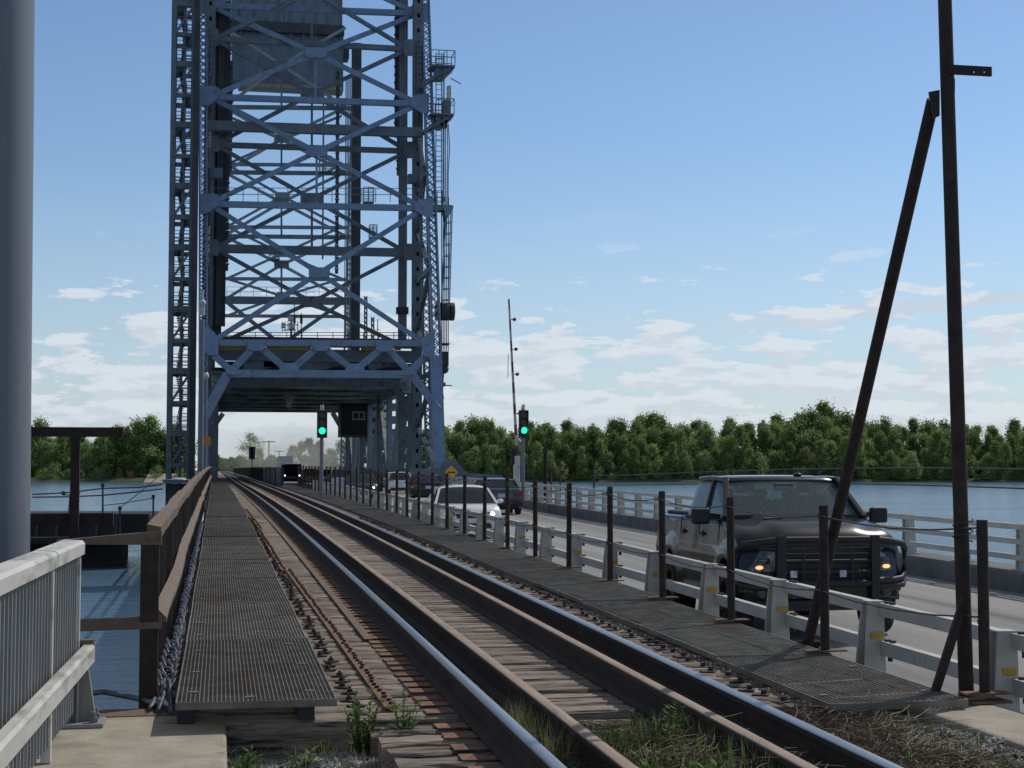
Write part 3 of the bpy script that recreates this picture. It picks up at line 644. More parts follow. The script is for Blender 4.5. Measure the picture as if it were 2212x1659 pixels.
white_railing()
pe = MB(); pe.box(-1.02, -.26, 9.64, 9.925, -.1, .041); t = thing('edge_plate', 'rust stained steel edge plate at the end of the concrete slab', 'steel plate', (-.7, 9.9, -.1)); pe.build('plate', M['rust_brown'], t)

# big grey pole at the left edge
t = thing('lamp_post', 'thick grey blue steel post at the left edge of the picture', 'post', (-2.05, 12.2, -.4))
p0, p1 = at(70, 1180, 12.2), at(70, 0, 12.2); r0 = .30
b = MB(); b.tube((p0.x - r0, 12.2, -1.2), (p1.x - r0 + .02, 12.2, p1.z + .8), r0, r0 - .01, 48); b.build('shaft', M['galv_pole'], t, smooth=50)

# cable bundle along the railing foot
t = thing('cable_bundle', 'tangle of grey twisted cables lying between brown railing and left grating', 'cables', (-.3, 9.6, 0))
for k in range(4):
    pts = []; y = 9.75 + .1 * k; ph = k * 1.6
    while y < 34:
        rr_ = .034 + .015 * noise.noise(Vector((y, k, 0)))
        pts.append(DS(-.315 + rr_ * math.cos(y * 5.5 + ph) * .9 + .03 * noise.noise(Vector((y * 2, k * 7, 3))), y, .075 + rr_ * math.sin(y * 5.5 + ph) + .03 * noise.noise(Vector((y * 3, k, 8)))))
        y += .09
    b = MB(); b.path(pts, .0105, 6); b.build('cable', M['cable'], t, smooth=60)
b = MB(); b.path([(-.75 - .9, 9.94, .02), (-1.1, 10.0, .10), (-.7, 10.02, .14), (-.45, 9.98, .09), (-.30, 9.85, .05), (-.27, 9.72, .045)], .018, 8); b.build('cable_tail', M['cable'], t, smooth=60)
for k, (xe, ye) in enumerate(((-.40, 9.8), (-.34, 9.7), (-.26, 9.62))):
    b = MB(); b.path([(-.33, 10.35, .16), (-.35 + .03 * k, 10.1, .13), (xe, ye, .055)], .016, 8); b.build('cable_tail', M['cable'], t, smooth=60)
b = MB()
for k in range(7):
    y = 10.2 + .35 * k; pts = [DS(-.315 + .06 * math.cos(a), y + .10 * math.sin(a), .10 + .04 * math.cos(a * 2)) for a in [i * .5 for i in range(13)]]
    b.path(pts, .011, 6)
b.build('cable_loop', M['cable'], t, smooth=60)

# ------------------------------------------------------------------ right fence of posts and wires
PY = [11.06 + 2.165 * k for k in range(34)]
def make_post():
    t = thing('fence_post', '', 'fence post', (0, 0, 0), 'rusty fence posts')
    b = MB(); b.tube((0, 0, 0), (0, 0, 1.13), .036, .036, 12); b.build('shaft', M['rust'], t, smooth=40, local=True)
    b = MB(); b.box(-.16, .16, -.06, .06, 0, .012); b.build('base_plate', M['rust_bright'], t, local=True)
    for zz in (1.05, .47): b = MB(); b.path([(-.034 - .02 * math.cos(a), -.02, zz + .022 * math.sin(a)) for a in [i * .6 for i in range(11)]], .005, 5); b.build('wire_tie', M['wire'], t, local=True)
    return t
FP = make_post()
for k, y in enumerate(PY):
    lab = (ORDW[k] + ' rusty fence post on the right walkway counting back from the tall braced pole') if k < 12 else 'one of the far rusty fence posts lined up along the right walkway'
    loc = D(4.65, y, .088); o = FP if k == 0 else dup(FP, loc, 0)
    o.location = loc; o['label'] = lab; o.rotation_euler = (random.uniform(-.008, .008), random.uniform(-.012, .012), 0)
o = dup(FP, D(4.93, 9.1, .06), 0, 'rusty fence post standing close beside the tall braced pole', 'rusty fence posts')
for h, nm in ((1.05, 'upper'), (.47, 'lower')):
    pts = []
    yy = [9.1] + PY
    for i in range(len(yy) - 1):
        for q in range(4):
            f = q / 4; y = yy[i] + (yy[i + 1] - yy[i]) * f; x = 4.61 if i else 4.89 + (4.61 - 4.89) * f
            pts.append(D(x, y, .088 + h - .05 * 4 * f * (1 - f)))
    b = MB(); b.path(pts, .0065, 5); t = thing('fence_wire', '%s twisted wire rope strung along the rusty right fence posts' % nm, 'wire', D(4.4, 8.6, .1)); b.build('wire', M['wire'], t)
# tall pole with brace and bracket
t = thing('braced_pole', 'tall rusty steel pole with slanting brace and top bracket at right', 'pole', (4.9, 9.3, .05))
pt = at(2041, 0, 9.3); pb_ = Vector((4.905, 9.3, -.05)); pe_ = pb_ + (pt - pb_) * 1.25
b = MB(); b.tube(pb_, pe_, .050, .046, 20); b.build('pole_shaft', M['rust'], t, smooth=40)
b0 = Vector((4.78, 11.75, .09)); b1 = at(2016, 215, 9.36); b = MB(); b.tube(b0, b1, .044, .044, 14); b.bar(b0 + Vector((0, 0, -.01)), b0 + Vector((0, .01, .0)), .2, .2); b.build('brace', M['rust'], t, smooth=40)
g0, g1 = at(2008, 196, 9.33), at(2062, 250, 9.33)
b = MB(); b.prism([at(2008, 198, 9.30), at(2030, 194, 9.30), at(2030, 250, 9.30), at(2018, 256, 9.30)], (0, .02, 0)); b.prism([at(2050, 170, 9.26), at(2063, 170, 9.26), at(2063, 198, 9.26), at(2050, 203, 9.26)], (0, .02, 0)); b.build('gusset', M['rust'], t)
q = [at(2050, 147, 9.25), at(2141, 145, 9.25), at(2141, 165, 9.25), at(2066, 168, 9.25)]
b = MB(); h1, h2 = at(2104, 156, 9.25), at(2126, 156, 9.25)
# bracket with two bolt holes, built as strips around the holes
def strip_holes(b, a, c, lo, hi, holes, r, y0, y1):
    xs = [a]
    for h in holes: xs += [h.x - r, h.x + r]
    xs.append(c)
    for i in range(len(xs) - 1):
        if i % 2 == 0: b.box(xs[i], xs[i + 1], y0, y1, lo, hi)
        else:
            h = holes[i // 2]; b.box(xs[i], xs[i + 1], y0, y1, lo, h.z - r); b.box(xs[i], xs[i + 1], y0, y1, h.z + r, hi)
strip_holes(b, q[0].x, q[1].x, q[2].z, q[1].z, [h1, h2], .008, 9.24, 9.26); b.build('bracket', M['rust'], t)
b = MB(); b.bar((4.65, 9.26, .07), at(2085, 1290, 9.22), .05, .05); b.build('short_brace', M['rust'], t)
b = MB(); b.box(4.56, 4.76, 9.18, 9.34, .075, .088); b.box(4.76, 5.08, 9.02, 9.42, .045, .06); b.build('base_plate', M['rust_bright'], t)
b = MB(); b.path([(4.89 + .065 * math.cos(a), 9.28 + .065 * math.sin(a), 1.08 + .012 * a) for a in [i * .5 for i in range(26)]], .006, 5); b.build('wire_wrap', M['wire'], t)

# ------------------------------------------------------------------ white guardrail along the road
GX = 5.2
GY = [7.36 + 2.05 * k for k in range(38)]
t = thing('road_guardrail', 'dirty white steel guardrail with tapered posts and yellow reflectors beside the road', 'guardrail', DS(GX, 7.3, ROAD))
def gpost(k, y):
    c = DS(GX, y, 0); z0 = c.z + ROAD; z1 = c.z + .42; b = MB()
    b.prism([(GX - .12, y - .11, z0), (GX + .10, y - .11, z0), (GX + .10, y - .06, z1), (GX - .035, y - .06, z1), (GX - .06, y - .075, z1 - .2)], (0, .014, 0))
    b.prism([(GX - .12, y + .11, z0), (GX + .10, y + .11, z0), (GX + .10, y + .06, z1), (GX - .035, y + .06, z1), (GX - .06, y + .075, z1 - .2)], (0, -.014, 0))
    b.prism([(GX - .005, y - .1, z0), (GX - .005, y + .1, z0), (GX - .005, y + .05, z1 - .01), (GX - .005, y - .05, z1 - .01)], (.012, 0, 0))
    b.prism([(GX - .037, y - .062, z1), (GX + .102, y - .062, z1), (GX + .102, y + .062, z1), (GX - .037, y + .062, z1)], (0, 0, .012))
    o = b.build('post', M['guard_white'], t); jx, jy = random.uniform(-.018, .018), random.uniform(-.02, .02)
    for v_ in o.data.vertices: f_ = (v_.co.z + ORG[t].z - z0); v_.co.x += jx * f_; v_.co.y += jy * f_
    if k < 14:
        zz = z1 - .26; f = (zz - z0) / (z1 - z0); yy = y - .11 + .05 * f - .003
        r = MB(); r.box(GX - .025, GX + .085, yy - .006, yy, zz - .027, zz + .027); r.build('reflector', M['reflector'], o)
for k, y in enumerate(GY): gpost(k, y)
Yg = ys(5.0, 83, 1, 1.05)
for z0, z1 in ((.315, .417), (.005, .115)):
    b = MB(); b.sweep([(.055, z0), (.13, z0), (.14, z0 + .02), (.14, z1 - .02), (.13, z1), (.055, z1)], [(lambda a, c, y=y: DS(GX + a, y, c)) for y in Yg]); b.build('rail', M['guard_white'], t)
b = MB()
for y in GY[:14]:
    for z in (.417, .115):
        p = DS(GX + .1, y, z)
        for dy in (-.13, -.22): b.box(p.x - .02, p.x + .02, y + dy - .02, y + dy + .02, p.z, p.z + .016)
        b.cyl((p.x, y - .17, p.z - .13), .02, (0, 0, 1), .05, 6)
b.build('rail_bolts', M['steel_dark'], t)

# right hand bridge railing
t = thing('bridge_railing', 'grey steel three rail bridge railing on the concrete kerb along the water', 'railing', DS(12.5, 6, 0))
BY = [7.7 + 2.0 * k for k in range(45)]
for k, y in enumerate(BY):
    c = DR(12.5, y, -.2); b = MB()
    b.prism([(c.x + -0.09, y - .1, c.z), (c.x + -0.09, y + .1, c.z), (c.x + -0.09, y + .055, c.z + .73), (c.x + -0.09, y - .055, c.z + .73)], (.02, 0, 0))
    b.prism([(c.x + -0.13, y - .105, c.z), (c.x + 0.07, y - .105, c.z), (c.x + 0.03, y - .06, c.z + .73), (c.x + -0.13, y - .06, c.z + .73)], (0, .015, 0))
    b.prism([(c.x + -0.13, y + .09, c.z), (c.x + 0.07, y + .09, c.z), (c.x + 0.03, y + .045, c.z + .73), (c.x + -0.13, y + .045, c.z + .73)], (0, .015, 0))
    b.box(c.x + -0.17, c.x + 0.11, y - .15, y + .15, c.z, c.z + .025)
    b.build('post', M['guard_white'], t)
Yb = ys(4, 96, 1, 1.05)
for z in (.20, .45, .68):
    b = MB(); b.sweep([(-.04, z - .045), (.02, z - .045), (.02, z + .045), (-.04, z + .045)], [(lambda a, c, y=y: DR(12.39 + a, y, c - .2)) for y in Yb]); b.build('rail', M['guard_white'], t)
for z, nm in ((1.32, 'upper'), (.98, 'lower')):
    pts = [Vector((14.2, y, 1.56 + (-.0 if nm == 'upper' else -.35) - .12 + .15 * math.cos((y - 30) * .1))) for y in [10 + 2 * i for i in range(24)]]
    b = MB(); b.path(pts, .016, 5); tt = thing('hanging_cable', '%s dark cable slung outside the right bridge railing over the water' % nm, 'cable', (14.2, 10, 1)); b.build('cable', M['wire'], tt)
for y, nm in ((14, 'nearest'), (34, 'middle'), (56, 'farthest')):
    b = MB(); b.tube((14.2, y, WATER - 1), (14.2, y, 1.72), .04, .04, 8); tt = thing('cable_post', '%s of three thin dark posts carrying the cables outside the right bridge railing' % nm, 'post', (14.2, y, WATER)); b.build('shaft', M['steel_dark'], tt)
# ------------------------------------------------------------------ lift bridge towers
def c1(x, y): return (328.3 + .3125 * x, .3125 * y)          # two measuring frames of the photograph's tower
def c2(x, y): return (328.3 + .3125 * x, 432 + .3125 * y)
LB, LT = atf(440, 1022), atf(439, -130)
RB, RT_ = atf(953, 1024), atf(914, -130)
XL, XR = LB.x, RB.x
def yofx(dx, dy, X): r = ray(dx, dy); return X * r.y / r.x
YB = yofx(901, 545, XR); YF = yofx(768, 500, XR)
print('tower', XL, XR, YB, YF, LT, RT_)
def lattice(p, q, w, d, pitch=None, lace=.07, solid=True):
    p, q = Vector(p), Vector(q); ax = (q - p); L = ax.length; ax.normalize()
    ex = Vector((1, 0, 0)); ex = (ex - ax * ex.dot(ax)).normalized(); en = ax.cross(ex)
    mb = MB(); P = lambda a, b, t: p + ex * a + en * b + ax * t
    for sx in (-1, 1):
        for sn in (-1, 1): mb.bar(P(sx * (w / 2 - .06), sn * (d / 2 - .06), 0), P(sx * (w / 2 - .06), sn * (d / 2 - .06), L), .12, .12, ex)
        if solid: mb.bar(P(sx * (w / 2 - .02), 0, 0), P(sx * (w / 2 - .02), 0, L), .03, d - .2, en)
    n = max(1, int(L / (pitch or w * .95))); h = L / n
    for i in range(n):
        for sn in (-1, 1):
            y = sn * (d / 2)
            mb.bar(P(-w / 2 + .05, y, i * h), P(w / 2 - .05, y, (i + 1) * h), lace, .02, en)
            mb.bar(P(w / 2 - .05, y + sn * .021, i * h), P(-w / 2 + .05, y + sn * .021, (i + 1) * h), lace, .02, en)
        if not solid:
            for sx in (-1, 1): mb.bar(P(sx * w / 2, -d / 2, i * h), P(sx * w / 2, d / 2, (i + 1) * h), .02, lace, en)
    return mb
def perforated(p, q, w, hole, pitch, off=(0, 1, 0)):         # plate with a row of holes from p up to q
    p, q = Vector(p), Vector(q); ax = (q - p); L = ax.length; ax.normalize(); ex = Vector((1, 0, 0)); mb = MB()
    n = max(1, int(L / pitch)); h = L / n; off = Vector(off) * .03
    def quad(a0, a1, t0, t1): mb.prism([p + ex * a0 + ax * t0, p + ex * a1 + ax * t0, p + ex * a1 + ax * t1, p + ex * a0 + ax * t1], off)
    quad(-w / 2, -hole / 2, 0, L); quad(hole / 2, w / 2, 0, L)
    for i in range(n):
        quad(-hole / 2, hole / 2, i * h, i * h + (h - hole * 1.5) / 2); quad(-hole / 2, hole / 2, i * h + (h + hole * 1.5) / 2, (i + 1) * h)
    return mb

TW = thing('bridge_tower', 'tall blue grey steel lift bridge tower straddling track and road, nearest of the two', 'bridge tower', (6.5, 98, zd(98)))
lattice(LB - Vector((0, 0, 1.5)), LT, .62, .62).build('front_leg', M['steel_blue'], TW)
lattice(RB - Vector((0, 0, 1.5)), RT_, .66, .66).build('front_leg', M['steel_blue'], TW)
ZT = 44.0
for X, nm in ((XL, 0), (XR - .0, 1)):
    m_ = MB(); m_.box(X - .34, X + .34, YB - .02, YB + .02, -1, ZT) if False else None
    m_.box(X - .36, X - .30, YB - .4, YB + .4, -1, ZT); m_.box(X + .30, X + .36, YB - .4, YB + .4, -1, ZT)
    pf = perforated((X, YB - .4, -1), (X, YB - .4, ZT), .60, .2, 1.1); m_.v, m_.f = (m_.v + pf.v, m_.f + [tuple(i + len(m_.v) for i in f) for f in pf.f])
    m_.box(X - .3, X + .3, YB + .34, YB + .38, -1, ZT)
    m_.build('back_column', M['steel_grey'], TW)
def mem(par, nm, a, b, plane, w, h, mat):
    m_ = MB(); m_.bar(plane(*a), plane(*b), w, h); return m_.build(nm, mat, par)
def gus(par, pts, plane, mat, dy=-.34, th=.05):
    m_ = MB(); m_.prism([plane(*p) + Vector((0, dy, 0)) for p in pts], (0, th, 0)); return m_.build('gusset_plate', mat, par)
def hexg(c, w, h, k=.25): x, y = c; return [(x - w, y - h * .6), (x - w * (1 - k), y - h), (x + w * (1 - k), y - h), (x + w, y - h * .6), (x + w, y + h * .6), (x + w * (1 - k), y + h), (x - w * (1 - k), y + h), (x - w, y + h * .6)]
SB = M['steel_blue']; SG = M['steel_grey']
Ls = [c1(420, -560), c1(400, 40), c1(400, 670), c1(395, 1410), c2(415, 980)]
Rs = [c1(1830, -500), c1(1840, 95), c1(1850, 720), c1(1880, 1440), c2(1900, 1000)]
Cs = [c1(1125, -240), c1(1130, 370), c1(1138, 1050), c2(1155, 505)]
for i in range(4):
    for e in (Ls[i], Rs[i], Ls[i + 1], Rs[i + 1]): mem(TW, 'diagonal_brace', e, Cs[i], atf, .30, .34, SB)
    gus(TW, hexg(Cs[i], 23, 11), atf, SB)
    if i < 3: mem(TW, 'hanger', Cs[i], ((Cs[i][0], (Ls[i + 1][1] + Rs[i + 1][1]) / 2)), atf, .16, .18, SB)
for i in range(1, 4):
    mem(TW, 'horizontal_strut', Ls[i], Rs[i], atf, .36, .42, SB)
for i in range(1, 5):
    x, y = Ls[i]; gus(TW, [(x - 21, y - 21), (x + 12, y - 21), (x + 22, y - 14), (x + 22, y + 2), (x - 2, y + 21), (x - 21, y + 21)], atf, SB) if i < 4 else gus(TW, [(444, 705), (463, 718), (473, 735), (471, 768), (448, 768), (440, 750)], atf, SB)
    x, y = Rs[i]; gus(TW, [(x + 19, y - 21), (x - 12, y - 18), (x - 22, y - 8), (x - 22, y + 4), (x + 4, y + 22), (x + 19, y + 22)], atf, SB) if i < 4 else gus(TW, [(938, 712), (920, 722), (908, 735), (910, 757), (916, 772), (938, 772)], atf, SB)
mem(TW, 'guide_girder', c1(385, 868), c1(1868, 918), lambda a, b: at(a, b, atf(680, 279).y + .9), .5, .68, SG)
pb3 = lambda dx, dy: at(dx, dy, YB)
Lb = [c1(430, -395), c1(430, 270), c1(435, 1000), c2(430, 335)]; Rb = [c1(1765, -330), c1(1770, 340), c1(1770, 1045), c2(1765, 365)]
Cb = [c1(1105, -60), c1(1105, 650), c1(1105, 1375), c2(1105, 705)]
Lb.append(c2(480, 985)); Rb.append(c2(1680, 985))
for i in range(4):
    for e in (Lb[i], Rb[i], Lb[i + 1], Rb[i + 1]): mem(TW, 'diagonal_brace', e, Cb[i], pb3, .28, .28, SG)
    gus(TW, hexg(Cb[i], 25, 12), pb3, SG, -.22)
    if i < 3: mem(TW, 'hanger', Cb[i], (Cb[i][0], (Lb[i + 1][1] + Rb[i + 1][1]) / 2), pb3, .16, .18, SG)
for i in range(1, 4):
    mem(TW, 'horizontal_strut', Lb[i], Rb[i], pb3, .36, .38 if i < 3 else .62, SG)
    for (x, y), s in ((Lb[i], 1), (Rb[i], -1)): gus(TW, [(x - 12 * s, y - 18), (x + 8 * s, y - 18), (x + 11 * s, y - 8), (x + 11 * s, y + 8), (x + 8 * s, y + 18), (x - 12 * s, y + 18)], pb3, SG, -.46)
# side faces between front leg and back column
for X, lo, hi in ((XL, LB, LT), (XR, RB, RT_)):
    def fy(z): t = (z - lo.z) / (hi.z - lo.z); return lo.y + (hi.y - lo.y) * t
    zs = [1.2, 8.2, 15.5, 22.8, 30, 37]
    for i in range(5):
        a, b = zs[i], zs[i + 1]
        lattice((X, fy(a) + .3, a), (X + .01, YB - .4, (a + b) / 2), .3, .25, .4, .05, False).build('side_brace', SG, TW)
        lattice((X, YB - .4, (a + b) / 2), (X + .01, fy(b) + .3, b), .3, .25, .4, .05, False).build('side_brace', SG, TW)
        m_ = MB(); m_.bar((X, fy(b), b), (X, YB, b), .3, .3); m_.build('side_strut', SG, TW)
# portal truss of the land side
def pm2(nm, a, b, w, h): return mem(TW, nm, c2(*a), c2(*b), atf, w, h, SB)
pm2('portal_top_chord', (440, 988), (1880, 992), .5, .42); pm2('portal_bottom_chord', (540, 1200), (1790, 1206), .55, .50)
for a, b in (((430, 1075), (545, 1180)), ((560, 1170), (690, 1030)), ((765, 1030), (905, 1150)), ((990, 1150), (1130, 1030)), ((1205, 1030), (1360, 1150)), ((1440, 1150), (1570, 1040)), ((1640, 1035), (1780, 1190)), ((1890, 1085), (1775, 1190))):
    pm2('portal_diagonal', a, b, .36, .40)
for x0, x1, y0, y1 in ((660, 785, 968, 1045), (1100, 1230, 970, 1046), (1545, 1665, 975, 1050)):
    gus(TW, [c2(x0, y0), c2(x1, y0), c2(x1, y1 - 25), c2(x1 - 25, y1), c2(x0 + 25, y1), c2(x0, y1 - 25)], atf, SB)
for x0, x1, y0, y1 in ((880, 1015, 1128, 1192), (1335, 1465, 1133, 1196)):
    gus(TW, [c2(x0, y0 + 22), c2(x0 + 25, y0), c2(x1 - 25, y0), c2(x1, y0 + 22), c2(x1, y1), c2(x0, y1)], atf, SB)
gus(TW, [c2(490, 1125), c2(560, 1150), c2(620, 1180), c2(620, 1205), c2(530, 1212), c2(512, 1190)], atf, SB)
gus(TW, [c2(1870, 1095), c2(1820, 1210), c2(1700, 1215), c2(1700, 1190), c2(1770, 1160)], atf, SB)
pm2('knee_brace', (520, 1205), (362, 1500), .42, .50); pm2('knee_brace', (1800, 1205), (1985, 1450), .42, .50)
m_ = MB(); m_.bar(RB - Vector((0, 0, 1.5)), atf(938, 772), .76, .72, (1, 0, 0)); m_.build('leg_casing', SB, TW)
lattice(at(929, 1030, 107.5), at(916, 470, 107.5), .62, .5, .5, .06, True).build('inner_leg', SG, TW)
lattice(at(938, 1030, 105), at(932, 800, 105), .5, .4, .45, .06, True).build('inner_leg', SB, TW)
# machinery level behind the portal
def vb(par, nm, x0, x1, y0, y1, Y, th, mat):
    a, b = at(x0, y1, Y), at(x1, y0, Y); m_ = MB(); m_.box(a.x, b.x, Y, Y + th, a.z, b.z); return m_.build(nm, mat, par)
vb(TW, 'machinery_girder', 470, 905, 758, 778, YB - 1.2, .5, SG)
for x0, x1 in ((570, 650), (697, 780), (826, 862)): vb(TW, 'opening_shade_box', x0, x1, 780, 793, YB - 1.0, .2, M['steel_dark'])  # solid dark boxes paint the shade of openings below the girder
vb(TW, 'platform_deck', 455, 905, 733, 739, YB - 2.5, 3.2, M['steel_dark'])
for x0, x1 in ((474, 535), (575, 672), (780, 812), (852, 866)): vb(TW, 'yellow_pipe', x0, x1, 748, 756, YB - 1.3, .3, M['yellow_pipe'])
for x0, x1, x2, x3 in ((530, 600, 610, 520), (655, 745, 730, 640), (790, 830, 850, 800)):
    m_ = MB(); m_.prism([at(x0, 776, YB - 1), at(x1, 776, YB - 1), at(x2, 790, YB - 1), at((x1 + x0) / 2 + 5, 797, YB - 1), at(x3, 803, YB - 1)], (0, .1, 0)); m_.build('gusset_plate', SG, TW)
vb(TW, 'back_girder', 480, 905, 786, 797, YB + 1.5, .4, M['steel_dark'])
# platform railing
def handrail(par, x0, x1, yb_, yt, Y, n, mat, nm='platform_railing'):
    a, b = at(x0, yb_, Y), at(x1, yb_, Y); h = at(x0, yt, Y).z - a.z; m_ = MB()
    for f in (1.0, .55): m_.bar(a + Vector((0, 0, h * f)), b + Vector((0, 0, h * f)), .045, .045)
    for i in range(n + 1):
        p = a.lerp(b, i / n); m_.bar(p, p + Vector((0, 0, h)), .05, .05)
    return m_.build(nm, mat, par)
handrail(TW, 484, 883, 733, 718, YB - 2.4, 12, M['steel_dark']); handrail(TW, 460, 905, 437, 406, atf(680, 440).y, 14, SG)
# right side back column base and concrete pier plate
vb(TW, 'pier_plate', 1030 * .864 - 3, 985, 1012, 1034, 96.5, .3, M['steel_grey'])
# counterweight guides, dark column beside the left leg
m_ = MB(); a = at(470, 500, YB + 1.6)
for k, dx in enumerate((457, 466, 474, 482)):
    p = at(dx, 500, YB + 1.6).x; m_.box(p - .22, p + .22, YB + 1.2 + .3 * (k % 2), YB + 1.6 + .3 * (k % 2), at(dx, 700, YB).z, ZT)
m_.box(at(453, 0, YB).x, at(486, 0, YB).x, YB + 2.2, YB + 2.4, at(0, 742, YB).z, at(0, 652, YB).z)
m_.build('guide_column', M['steel_dark'], TW)
m_ = MB(); m_.box(at(420, 0, 103).x, at(433, 0, 103).x, 103, 103.6, .6, ZT); m_.build('cable_duct', M['steel_dark'], TW)

# lift ropes
def ropes(x0, x1, n, y1, Y, lab, clamps):
    t = thing('lift_ropes', lab, 'steel ropes', at((x0 + x1) / 2, y1, Y), 'lift rope bundles')
    for i in range(n):
        p = at(x0 + (x1 - x0) * i / (n - 1), y1, Y); m_ = MB(); m_.tube(p, (p.x, Y, ZT), .06, .06, 6); m_.build('rope', M['steel_far'] if i % 2 else M['cable'], t)
    for yc, dx in clamps:
        a, b = at(x0 - dx, yc + 7, Y), at(x1 + dx, yc - 7, Y); m_ = MB(); m_.box(a.x, b.x, Y - .25, Y + .25, a.z, b.z); m_.build('rope_clamp', M['steel_dark'], t)
ropes(861, 877, 8, 735, YB + 1.0, 'bundle of eight lift ropes with dark clamp hanging inside the right tower leg', ((671, 5),))
ropes(744, 757, 5, 735, YF - 1.2, 'far bundle of lift ropes beside the dark column of the farther tower', ())
def chain(x, y1, Y, lab):
    p = at(x, y1, Y); t = thing('balance_chain', lab, 'chain', p, 'hanging balance chains'); m_ = MB(); z = p.z
    while z < ZT: m_.box(p.x - .17, p.x + .17, Y - .12, Y + .12, z, z + .42); m_.box(p.x - .23, p.x + .23, Y - .16, Y + .16, z + .46, z + .56); z += .62
    m_.build('chain_links', M['steel_dark'], t)
chain(497, 372, YF - 4, 'knobbly dark balance chain hanging left, in front of the counterweight edge'); chain(727, 591, YF - 3, 'knobbly dark balance chain hanging right of centre below the counterweight')
chain(857, 297, YB + 2.2, 'knobbly dark balance chain hanging beside the right rope bundle'); chain(488, 585, YB + 4, 'knobbly dark balance chain hanging beside the left dark guide column')
chain(862, 379, YB + 2.8, 'short knobbly chain end hanging just right of another beside the rope bundle')

# far tower
T2 = thing('bridge_tower', 'farther blue grey lift bridge tower seen through the nearer one', 'bridge tower', (6.5, YF, zd(YF)))
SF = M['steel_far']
for X in (XL, XR):
    m_ = MB(); m_.box(X - .5, X + .5, YF - .5, YF + .5, -1.5, ZT + 4); m_.build('front_column', M['steel_dark'], T2)
    lattice((X, YF + 15.6, -1), (X + .01, YF + 2, ZT), .66, .66).build('back_leg', SG, T2)
pf3 = lambda dx, dy: at(dx, dy, YF); pf4 = lambda dx, dy: at(dx, dy, YF + 6)
fs = [(-20, 60), (141, 141), (231, 231), (301, 301), (372, 372), (435, 435), (510, 510), (571, 571), (645, 650)]
sy = [60, 231, 372, 510, 648]; cy_ = [141, 301, 437, 572]
for i in range(4):
    for xx in (484, 746):
        for yy in (sy[i], sy[i + 1]): mem(T2, 'diagonal_brace', (xx, yy), (608, cy_[i]), pf3, .3, .30, SF)
    gus(T2, hexg((608, cy_[i]), 16, 9), pf3, SG, -.3)
    mem(T2, 'horizontal_strut', (470, sy[i + 1]), (760, sy[i + 1] + 3), pf3, .4, .42 if i < 3 else .8, SG)
    mem(T2, 'hanger', (608, cy_[i]), (608, sy[i + 1]), pf3, .2, .2, SG)
sy = [250, 355, 490, 602, 682]; cy_ = [300, 424, 452, 605]; cy_ = [302, 424, 548, 640]
for i in range(4):
    for xx in (490, 738):
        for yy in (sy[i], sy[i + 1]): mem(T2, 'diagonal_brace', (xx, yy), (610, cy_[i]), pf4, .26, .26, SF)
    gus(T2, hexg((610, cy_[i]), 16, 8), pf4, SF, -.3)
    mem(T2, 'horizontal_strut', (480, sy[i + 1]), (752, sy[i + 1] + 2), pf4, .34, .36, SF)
for xx in (484, 746): mem(T2, 'diagonal_brace', (xx, 648), (608, 745), pf3, .36, .4, SG)
handrail(T2, 490, 745, 643, 620, YF - .8, 9, SG); 
mem(T2, 'hanger', (700, 20), (697, 560), pf4, .18, .18, SG)
# far portal knee braces under the span
for a, b in (((450, 938), (482, 893)), ((750, 945), (718, 891))): mem(T2, 'knee_brace', a, b, pf3, .5, .5, M['span_under'])
# stair cages on the towers
def cage(x, y, w, h, Y, lab, grp='small equipment cages'):
    t = thing('equipment_cage', lab, 'steel cage', at(x, y + h, Y), grp); a, b = at(x - w, y + h, Y), at(x + w, y - h, Y)
    m_ = MB(); d = .9
    m_.box(a.x, b.x, Y - d, Y, a.z, a.z + .12); m_.build('floor', M['steel_dark'], t)
    m_ = MB()
    for k in range(1, 5):
        zz = a.z + (b.z - a.z) * k / 4
        m_.bar((a.x, Y - d, zz), (b.x, Y - d, zz), .07, .07); m_.bar((a.x, Y, zz), (b.x, Y, zz), .07, .07)
    for xx in (a.x, (a.x + b.x) / 2, b.x): m_.bar((xx, Y - d, a.z), (xx, Y - d, b.z), .07, .07); m_.bar((xx, Y, a.z), (xx, Y, b.z), .07, .07)
    m_.build('cage_bars', SF, t)
cage(702, 358, 13, 17, YF - 1, 'slatted steel cage hanging in the tower above the middle railing'); cage(592, 553, 11, 11, YF - 1, 'slatted steel cage left of centre in the tower above the platform')
cage(795, 424, 11, 16, YF + 2, 'steel cage with hoop railing beside the dark far column, upper one'); cage(805, 502, 8, 14, YF + 2, 'steel cage beside the dark far column, lower smaller one')
t = thing('equipment_box', 'grey louvred equipment box on the left tower leg below the girder', 'equipment box', at(468, 380, 108)); vb(t, 'housing', 457, 482, 363, 382, 107.5, .8, M['weight'])
t = thing('equipment_box', 'pale slatted equipment box on the right tower column', 'equipment box', at(893, 390, YB - 1)); vb(t, 'housing', 882, 902, 376, 394, YB - 1.2, .7, M['weight'])

